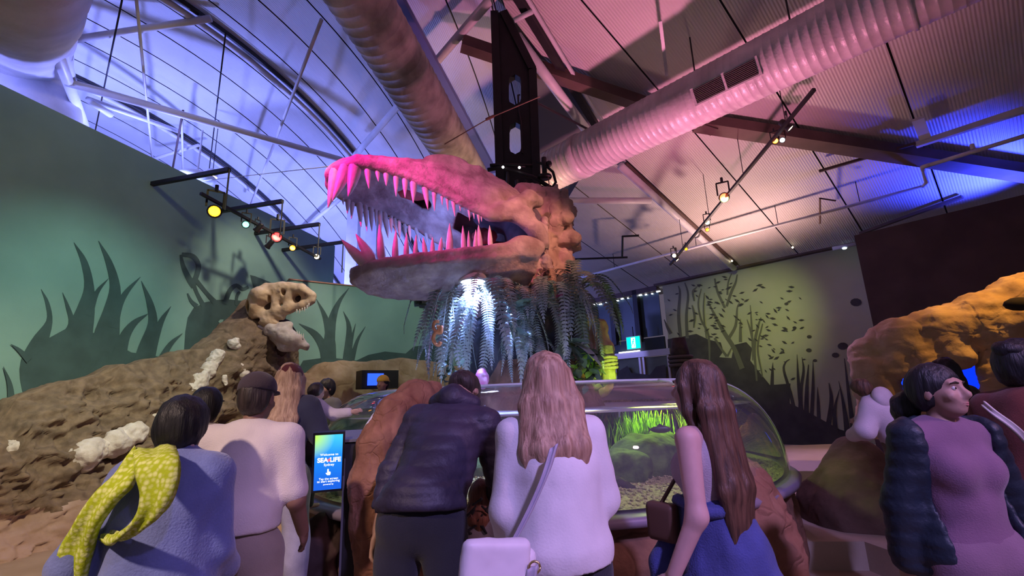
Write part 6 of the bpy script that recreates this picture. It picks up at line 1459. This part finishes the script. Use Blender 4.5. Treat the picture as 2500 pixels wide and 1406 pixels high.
f.body(skin('tan', (.36, .21, .15)), face=False, h=.016); f.trousers(MATS['cloth_dark_pants'], .02, h=.018); f.top(cloth('dark_top', (.04, .04, .05)), .024, 1., .48, 'jumper', h=.018); f.hair(MATS['hair_black'], 'short', vol=.01); cap_(f, cloth('cap_yellow', (.70, .45, .06)), back=True)
# 8 ---- man bending over the tank in a dark puffer jacket
hp = aty(1030, 1255, 2.35)
H = 1.86
f = Fig(hp[0], hp[1], 0, H, -10, lean=40, side=5, build=1.06, female=False, hpitch=58, arms={-1: (A_(-.10, -.12, -.25), A_(-.13, -.20, -.50)), 1: (A_(.06, .06, -.28), A_(.02, .18, -.50))}, stance=.11, label='man in dark puffer jacket bending forward over the tank')
f.body(skin('tan', (.36, .21, .15)), face=False, shoe=cloth('shoe_dark', (.03, .03, .03)))
f.trousers(cloth('charcoal_jeans', (.013, .013, .02)), .014, amp=.008, waist=.60)
def quilt(P): return .007*np.abs(np.sin(P[:, 2]*52+.8*vnoise(P, 5, 3)))**.6+.005*fbm(P, 9, 2, 4)
lo, hi = f.bounds(.25); S = Sdf(lo, hi, .013); f.torso(S, .034); f.arms(S, .024, .93); S.cap(f.W(f.up((0, -.02, .66*H))), f.W((0, -.02, .57*H)), .150, .150, .08); S.cut(f.W((0, 0, .545*H)), (0, -.15, -1)); S.cap(f.W(f.up(f.neck-vec(0, 0, .03))), f.W(f.up(f.neck+vec(0, 0, .02))), .08, .075, .03)
add('puffer_jacket', S.mesh(quilt), mat('puffer_navy', (.030, .024, .045), .55, var=.2, vscale=6, bump=.3, bscale=30), f.root, smooth=True)
f.hair(MATS['hair_dark_brown'], 'short', vol=.008)
q = Sdf(f.head((0, -.05, -.12))-.3, f.head((0, -.05, -.12))+.3, .013); q.chain([f.W(f.up((-.10, -.05, .86*H))), f.W(f.up((0, -.10, .855*H))), f.W(f.up((.10, -.05, .86*H)))], [.05, .065, .05], .05); add('hood', q.mesh(sdn(.01, 9, 1)), MATS['puffer_navy'], f.root, smooth=True)
# 9 ---- child in printed grey hoodie
x, y, z0, H = stand(1172, 1172, 2.75)
f = Fig(x, y, 0, H, -5, build=1.15, arms={-1: (A_(-.06, .04, -.16), A_(-.02, .18, -.16)), 1: (A_(.06, .04, -.16), A_(.02, .18, -.16))}, label='small child in printed grey hoodie between the bending man and blonde woman')
f.body(skin('fair', (.50, .33, .27)), face=False, h=.010); f.trousers(cloth('grey_joggers', (.24, .21, .24)), .016, h=.011)
f.top(cloth('grey_hoodie', (.36, .33, .34)), .028, 1., .44, 'hoodie', h=.011, collar=.01); f.hair(hairm('auburn', (.16, .06, .03), (.30, .13, .07)), 'long', .14, .07, seed=6)
# abstract dark print marks on the hoodie's back
for i, (u_, v) in enumerate(((0, 0), (.05, .05), (-.05, .04), (.04, -.06), (-.04, -.07), (0, .09))):
    c_ = aty(1168+u_*380, 1265-v*380, 2.635); S = Sdf(c_-.06, c_+.06, .006); rg_ = random.Random(i); S.chain([c_+vec(rg_.uniform(-.03, .03), 0, rg_.uniform(-.03, .03)) for _ in range(4)], .006, .004)
    add('print_mark', S.mesh(), mat('print_black', (.02, .02, .02), .8), f.root, smooth=True)
# 10 ---- blonde woman in white sweater with shoulder bag
x, y, z0, H = stand(1335, 864, 2.02)
f = Fig(x, y, 0, H, 4, lean=2, build=1.06, arms={-1: (A_(-.035, -.02, -.28), A_(-.02, .10, -.47)), 1: (A_(.05, .03, -.26), A_(.0, .20, -.38))}, label='woman with long blonde hair in white sweater carrying a white shoulder bag')
f.body(skin('fair', (.50, .33, .27)), face=False, h=.010, shoe=cloth('shoe_dark', (.03, .03, .03)))
f.trousers(cloth('black_skirt_pants', (.012, .012, .02)), .030)
S = Sdf(f.W((-.3, -.25, .30*H)), f.W((.3, .25, .6*H)), .012)
S = Sdf(np.minimum(f.W((-.32, -.3, .30*H)), f.W((.32, .3, .3*H))), np.maximum(f.W((.32, .3, .58*H)), f.W((-.32, -.3, .58*H))), .013); S.cap(f.W((0, -.01, .52*H)), f.W((0, -.01, .36*H)), .160, .185, .05); S.cut(f.W((0, 0, .34*H)), (0, 0, -1)); add('skirt', S.mesh(f.fold(.006)), MATS['cloth_black_skirt_pants'], f.root, smooth=True)
f.top(cloth('white_sweater', (.64, .60, .62), .05, bump=.12, bs=120), .030, 1., .528, 'sweater', h=.011, amp=.009, ag=.026, loose=.06, collar=.01)
f.hair(hairm('honey', (.24, .13, .08), (.50, .32, .21)), 'long', .33, .11, seed=8, vol=.022, h=.008)
m_strap = mat('strap_lilac', (.36, .32, .40), .55); m_bag = mat('bag_white', (.66, .60, .64), .45, var=.05, vscale=9)
sp0 = [P2(1352, 1090, 1.80), P2(1330, 1160, 1.775), P2(1300, 1230, 1.765), P2(1270, 1290, 1.755), P2(1245, 1335, 1.75)]
ribbon3([(p+vec(-.017, 0, -.010), p+vec(.017, 0, .010)) for p in sp0], .006, m_strap, 'bag_strap', f.root)
bc = aty(1218, 1390, 1.72); bagr = root('shoulder_bag', bc-vec(0, 0, .16), label='white shoulder bag hanging at the blonde woman\'s hip', cat='bag')
Rb = rotz(math.radians(25)) @ roty(math.radians(8))
S = Sdf(bc-.3, bc+.3, .010); S.box(bc+vec(0, .02, -.06), (.115, .045, .12), Rb.T, .03); add('bag_body', S.mesh(sdn(.004, 9, 1)), m_bag, bagr, smooth=True)
S = Sdf(bc-.3, bc+.3, .010); S.box(bc+vec(-.01, -.02, .03), (.122, .03, .07), Rb.T, .028); add('bag_flap', S.mesh(sdn(.004, 9, 2)), m_bag, bagr, smooth=True)
add('piping', tube([bc+Rb @ vec(-.12, -.055, -.04), bc+Rb @ vec(0, -.06, -.055), bc+Rb @ vec(.12, -.055, -.03)], .005, 6), m_strap, bagr, smooth=True)
add('buckle', tube([bc+Rb @ vec(.10, -.06, .02)+vec(.018*math.cos(a), 0, .018*math.sin(a)) for a in np.linspace(0, 6.28, 13)], .004, 6), mat('gold_buckle', (.6, .45, .2), .3, metal=.9), bagr, smooth=True)
ribbon3([(bc+vec(.09, -.07, .02), bc+vec(.13, -.06, .03)), (bc+vec(.07, -.08, -.06), bc+vec(.11, -.07, -.05)), (bc+vec(.03, -.08, -.14), bc+vec(.07, -.075, -.13)), (bc+vec(-.03, -.08, -.24), bc+vec(.01, -.075, -.23))], .005, m_strap, 'strap_tail', bagr)
# 11 ---- brown-haired woman in tank top, denim tied at the waist
x, y, z0, H = stand(1690, 882, 2.12)
f = Fig(x, y, 0, H, 38, lean=-2, build=1.0, hyaw=6, arms={-1: (A_(-.04, -.03, -.28), A_(-.10, .06, -.49)), 1: (A_(.06, .06, -.28), A_(-.02, .24, -.36))}, label='woman with very long brown hair in tank top, denim tied round her waist')
f.body(skin('rosy', (.50, .30, .28)), h=.0085, shoe=cloth('shoe_dark', (.03, .03, .03)))
f.trousers(cloth('dark_leggings', (.05, .05, .09)), .012)
f.top(cloth('mauve_tank', (.40, .32, .36)), .012, 0, .56, 'tank_top', h=.010, amp=.004, neckcut=.79, shoulders=False)
for sg in (-1, 1): add('shoulder_strap', tube([f.W(f.up((sg*.05, .075, .765*H))), f.W(f.up((sg*.075, .045, .825*H))), f.W(f.up((sg*.078, -.01, .842*H))), f.W(f.up((sg*.072, -.055, .82*H))), f.W(f.up((sg*.055, -.095, .775*H)))], .009, 8), MATS['cloth_mauve_tank'], f.root, smooth=True)
f.hair(hairm('brown', (.045, .022, .013), (.125, .062, .036)), 'long', .62, .095, seed=9, vol=.016, h=.009)
m_den = cloth('denim', (.045, .055, .20), .22, bump=.35, bs=150)
lo = f.W((0, 0, 0))+vec(-.5, -.5, .25); hi = f.W((0, 0, 0))+vec(.6, .5, 1.12)
S = Sdf(lo, hi, .013); S.cap(f.W((0, -.01, .63*H)), f.W((0, -.02, .44*H)), .135, .17, .05); S.cap(f.W((.03, -.06, .52*H)), f.W((.10, -.16, .32*H)), .13, .13, .08); S.cap(f.W((.0, -.10, .46*H)), f.W((.22, -.26, .36*H)), .10, .05, .06); S.cap(f.W((-.08, -.04, .45*H)), f.W((-.06, -.10, .22*H)), .12, .14, .07); S.cut(f.W((0, 0, .655*H)), (0, 0, 1)); S.cut(f.W((0, 0, .25*H)), (0, 0, -1))
add('denim_overshirt', S.mesh(f.fold(.012, 8, 3, (1.3, 1.3, .4))), m_den, f.root, smooth=True)
q = [f.W((math.cos(a)*.142, math.sin(a)*.128-.01, .645*H+.012*math.sin(3*a))) for a in np.linspace(0, 6.28, 25)]; add('tied_sleeve', tube(q, [.024+.004*math.sin(i) for i in range(25)], 8), m_den, f.root, smooth=True)
S = Sdf(f.W((-.14, .15, .45*H))-.15, f.W((-.14, .15, .45*H))+.2, .011); S.chain([f.W((-.10, .13, .57*H)), f.W((-.15, .16, .50*H)), f.W((-.16, .15, .40*H))], [.035, .04, .045], .03); add('hanging_sleeve', S.mesh(f.fold(.008, 9, 1)), m_den, f.root, smooth=True)
q = f.W((-.15, .13, .60*H)); hb = root('handbag', q-vec(0, 0, .1), label='small brown handbag at the brown-haired woman\'s front', cat='bag'); S = Sdf(q-.2, q+.2, .010); S.box(q, (.03, .07, .075), f.R.T, .02); add('bag_body', S.mesh(), mat('brown_leather', (.10, .05, .035), .5), hb, smooth=True); add('bag_strap', tube([q+vec(0, 0, .07), f.W(f.up((-.05, .12, .70*H))), f.W(f.up((.02, .07, .82*H)))], .008, 6), MATS['brown_leather'], hb, smooth=True)
# 12 ---- woman in mauve outfit and puffer jacket, looking right
x, y, z0, H = stand(2274, 888, 2.1)
f = Fig(x, y, 0, H, -178, lean=-2, side=0, hyaw=20, hpitch=0, build=1.12, arms={1: (A_(.06, -.05, -.27), A_(.07, -.08, -.50)), -1: (A_(-.12, -.05, -.25), A_(-.20, -.02, -.46))}, label='woman in mauve top and trousers under a dark puffer jacket, looking right')
f.body(skin('tan_rose', (.34, .20, .155)), h=.007, shoe=cloth('shoe_dark', (.03, .03, .03)))
m_mau = cloth('mauve', (.17, .085, .145), .08)
f.trousers(cloth('mauve_pants', (.19, .105, .16), .08), .022); f.top(m_mau, .018, 0, .50, 'top', h=.010, amp=.005, neckcut=.84)
f.hair(MATS['hair_black'], 'short', vol=.010, seed=3, h=.008)
S = Sdf(f.head((0, -.15, -.1))-.2, f.head((0, -.15, -.1))+.2, .009); S.chain([f.head((0, -.10, -.02)), f.head((.0, -.15, -.07)), f.head((.01, -.165, -.16))], [.04, .052, .035], .03); add('ponytail', S.mesh(sdn(.006, 30, 1)), MATS['hair_black'], f.root, smooth=True)
lo, hi = f.bounds(.25); S = Sdf(lo, hi, .013); f.female = False; f.torso(S, .036); f.arms(S, .028, .95); S.cap(f.W((0, -.03, .58*H)), f.W((0, -.05, .42*H)), .165, .185, .08); S.cut(f.W((0, 0, .36*H)), (0, 0, -1))
S.box(f.W((0, .26, .62*H)), (.145, .30, .60), f.R.T, .05, .03, True); S.ell(f.W(f.up((0, .03, .88*H))), (.085, .1, .11), None, .02, True)
add('puffer_jacket', S.mesh(quilt), mat('puffer_teal_black', (.012, .020, .032), .5, var=.25, vscale=6, bump=.3, bscale=30), f.root, smooth=True)
# 13 ---- child in pale hoodie leaning by the arch
x, y, z0, H = stand(2160, 912, 3.3, .62)
f = Fig(x, y, z0, H, 30, lean=16, side=-16, build=1.15, arms={-1: (A_(-.05, .04, -.14), A_(.04, .16, -.18)), 1: (A_(.08, .05, -.12), A_(.10, .18, -.14))}, label='child in pale hoodie leaning towards the screens under the rock arch')
f.body(skin('fair', (.50, .33, .27)), face=False, h=.010); f.trousers(cloth('brown_pants', (.12, .08, .06)), .016, h=.012); f.top(cloth('pale_hoodie', (.52, .46, .52)), .030, 1., .46, 'hoodie', h=.011, collar=.015, amp=.008); f.hair(hairm('brown_kid', (.05, .025, .015), (.12, .06, .03)), 'short', vol=.02)
S = Sdf(f.up(f.neck)*0+f.W(f.up(f.neck))-.2, f.W(f.up(f.neck))+.2, .011); S.ell(f.W(f.up(f.neck+vec(0, -.07, .0))), (.10, .05, .07), f.ax(f.U), .03); add('hood', S.mesh(sdn(.008, 9, 2)), MATS['cloth_pale_hoodie'], f.root, smooth=True)
# 14 ---- adult in maroon at the right edge
x, y, z0, H = stand(2462, 832, 2.35)
f = Fig(x, y, 0, H, -70, lean=4, build=1.12, label='adult with dark hair in maroon jumper with a pale bag strap at the right edge', arms={-1: (A_(-.08, .0, -.28), A_(-.04, .14, -.46)), 1: (A_(.10, .0, -.28), A_(.08, .14, -.46))})
f.body(skin('tan_rose', (.34, .20, .155)), h=.010); f.trousers(cloth('white_grid_pants', (.46, .42, .46)), .022); f.top(cloth('maroon', (.13, .030, .025), .15), .034, 1., .47, 'jumper', amp=.008, loose=.03); f.hair(MATS['hair_black'], 'short', vol=.022, seed=5)
S = Sdf(f.head((0, -.1, .08))-.15, f.head((0, -.1, .08))+.15, .010); S.ell(f.head((0, -.085, .075)), (.06, .06, .05)); add('hair_bun', S.mesh(sdn(.008, 26, 1)), MATS['hair_black'], f.root, smooth=True)
ribbon3([(p+vec(-.01, 0, -.012), p+vec(.01, 0, .012)) for p in (P2(2400, 985, 2.13), P2(2430, 1010, 2.08), P2(2465, 1035, 2.06), P2(2500, 1065, 2.06), P2(2540, 1100, 2.08))], .006, mat('strap_pale', (.5, .44, .42), .6), 'bag_strap', f.root)
# 15 ---- dark-clad visitor between the screens
x, y, z0, H = stand(2302, 872, 4.3)
f = Fig(x, y, 0, H, 10, build=1.1, label='dark-clad visitor with long black hair standing before the blue screens'); f.body(skin('tan', (.36, .21, .15)), face=False, h=.013); f.trousers(MATS['cloth_dark_pants'], .02, h=.014); f.top(cloth('black_top', (.012, .012, .015)), .035, 1., .46, 'coat', h=.014); f.hair(MATS['hair_black'], 'long', .45, .05, seed=7, vol=.006)
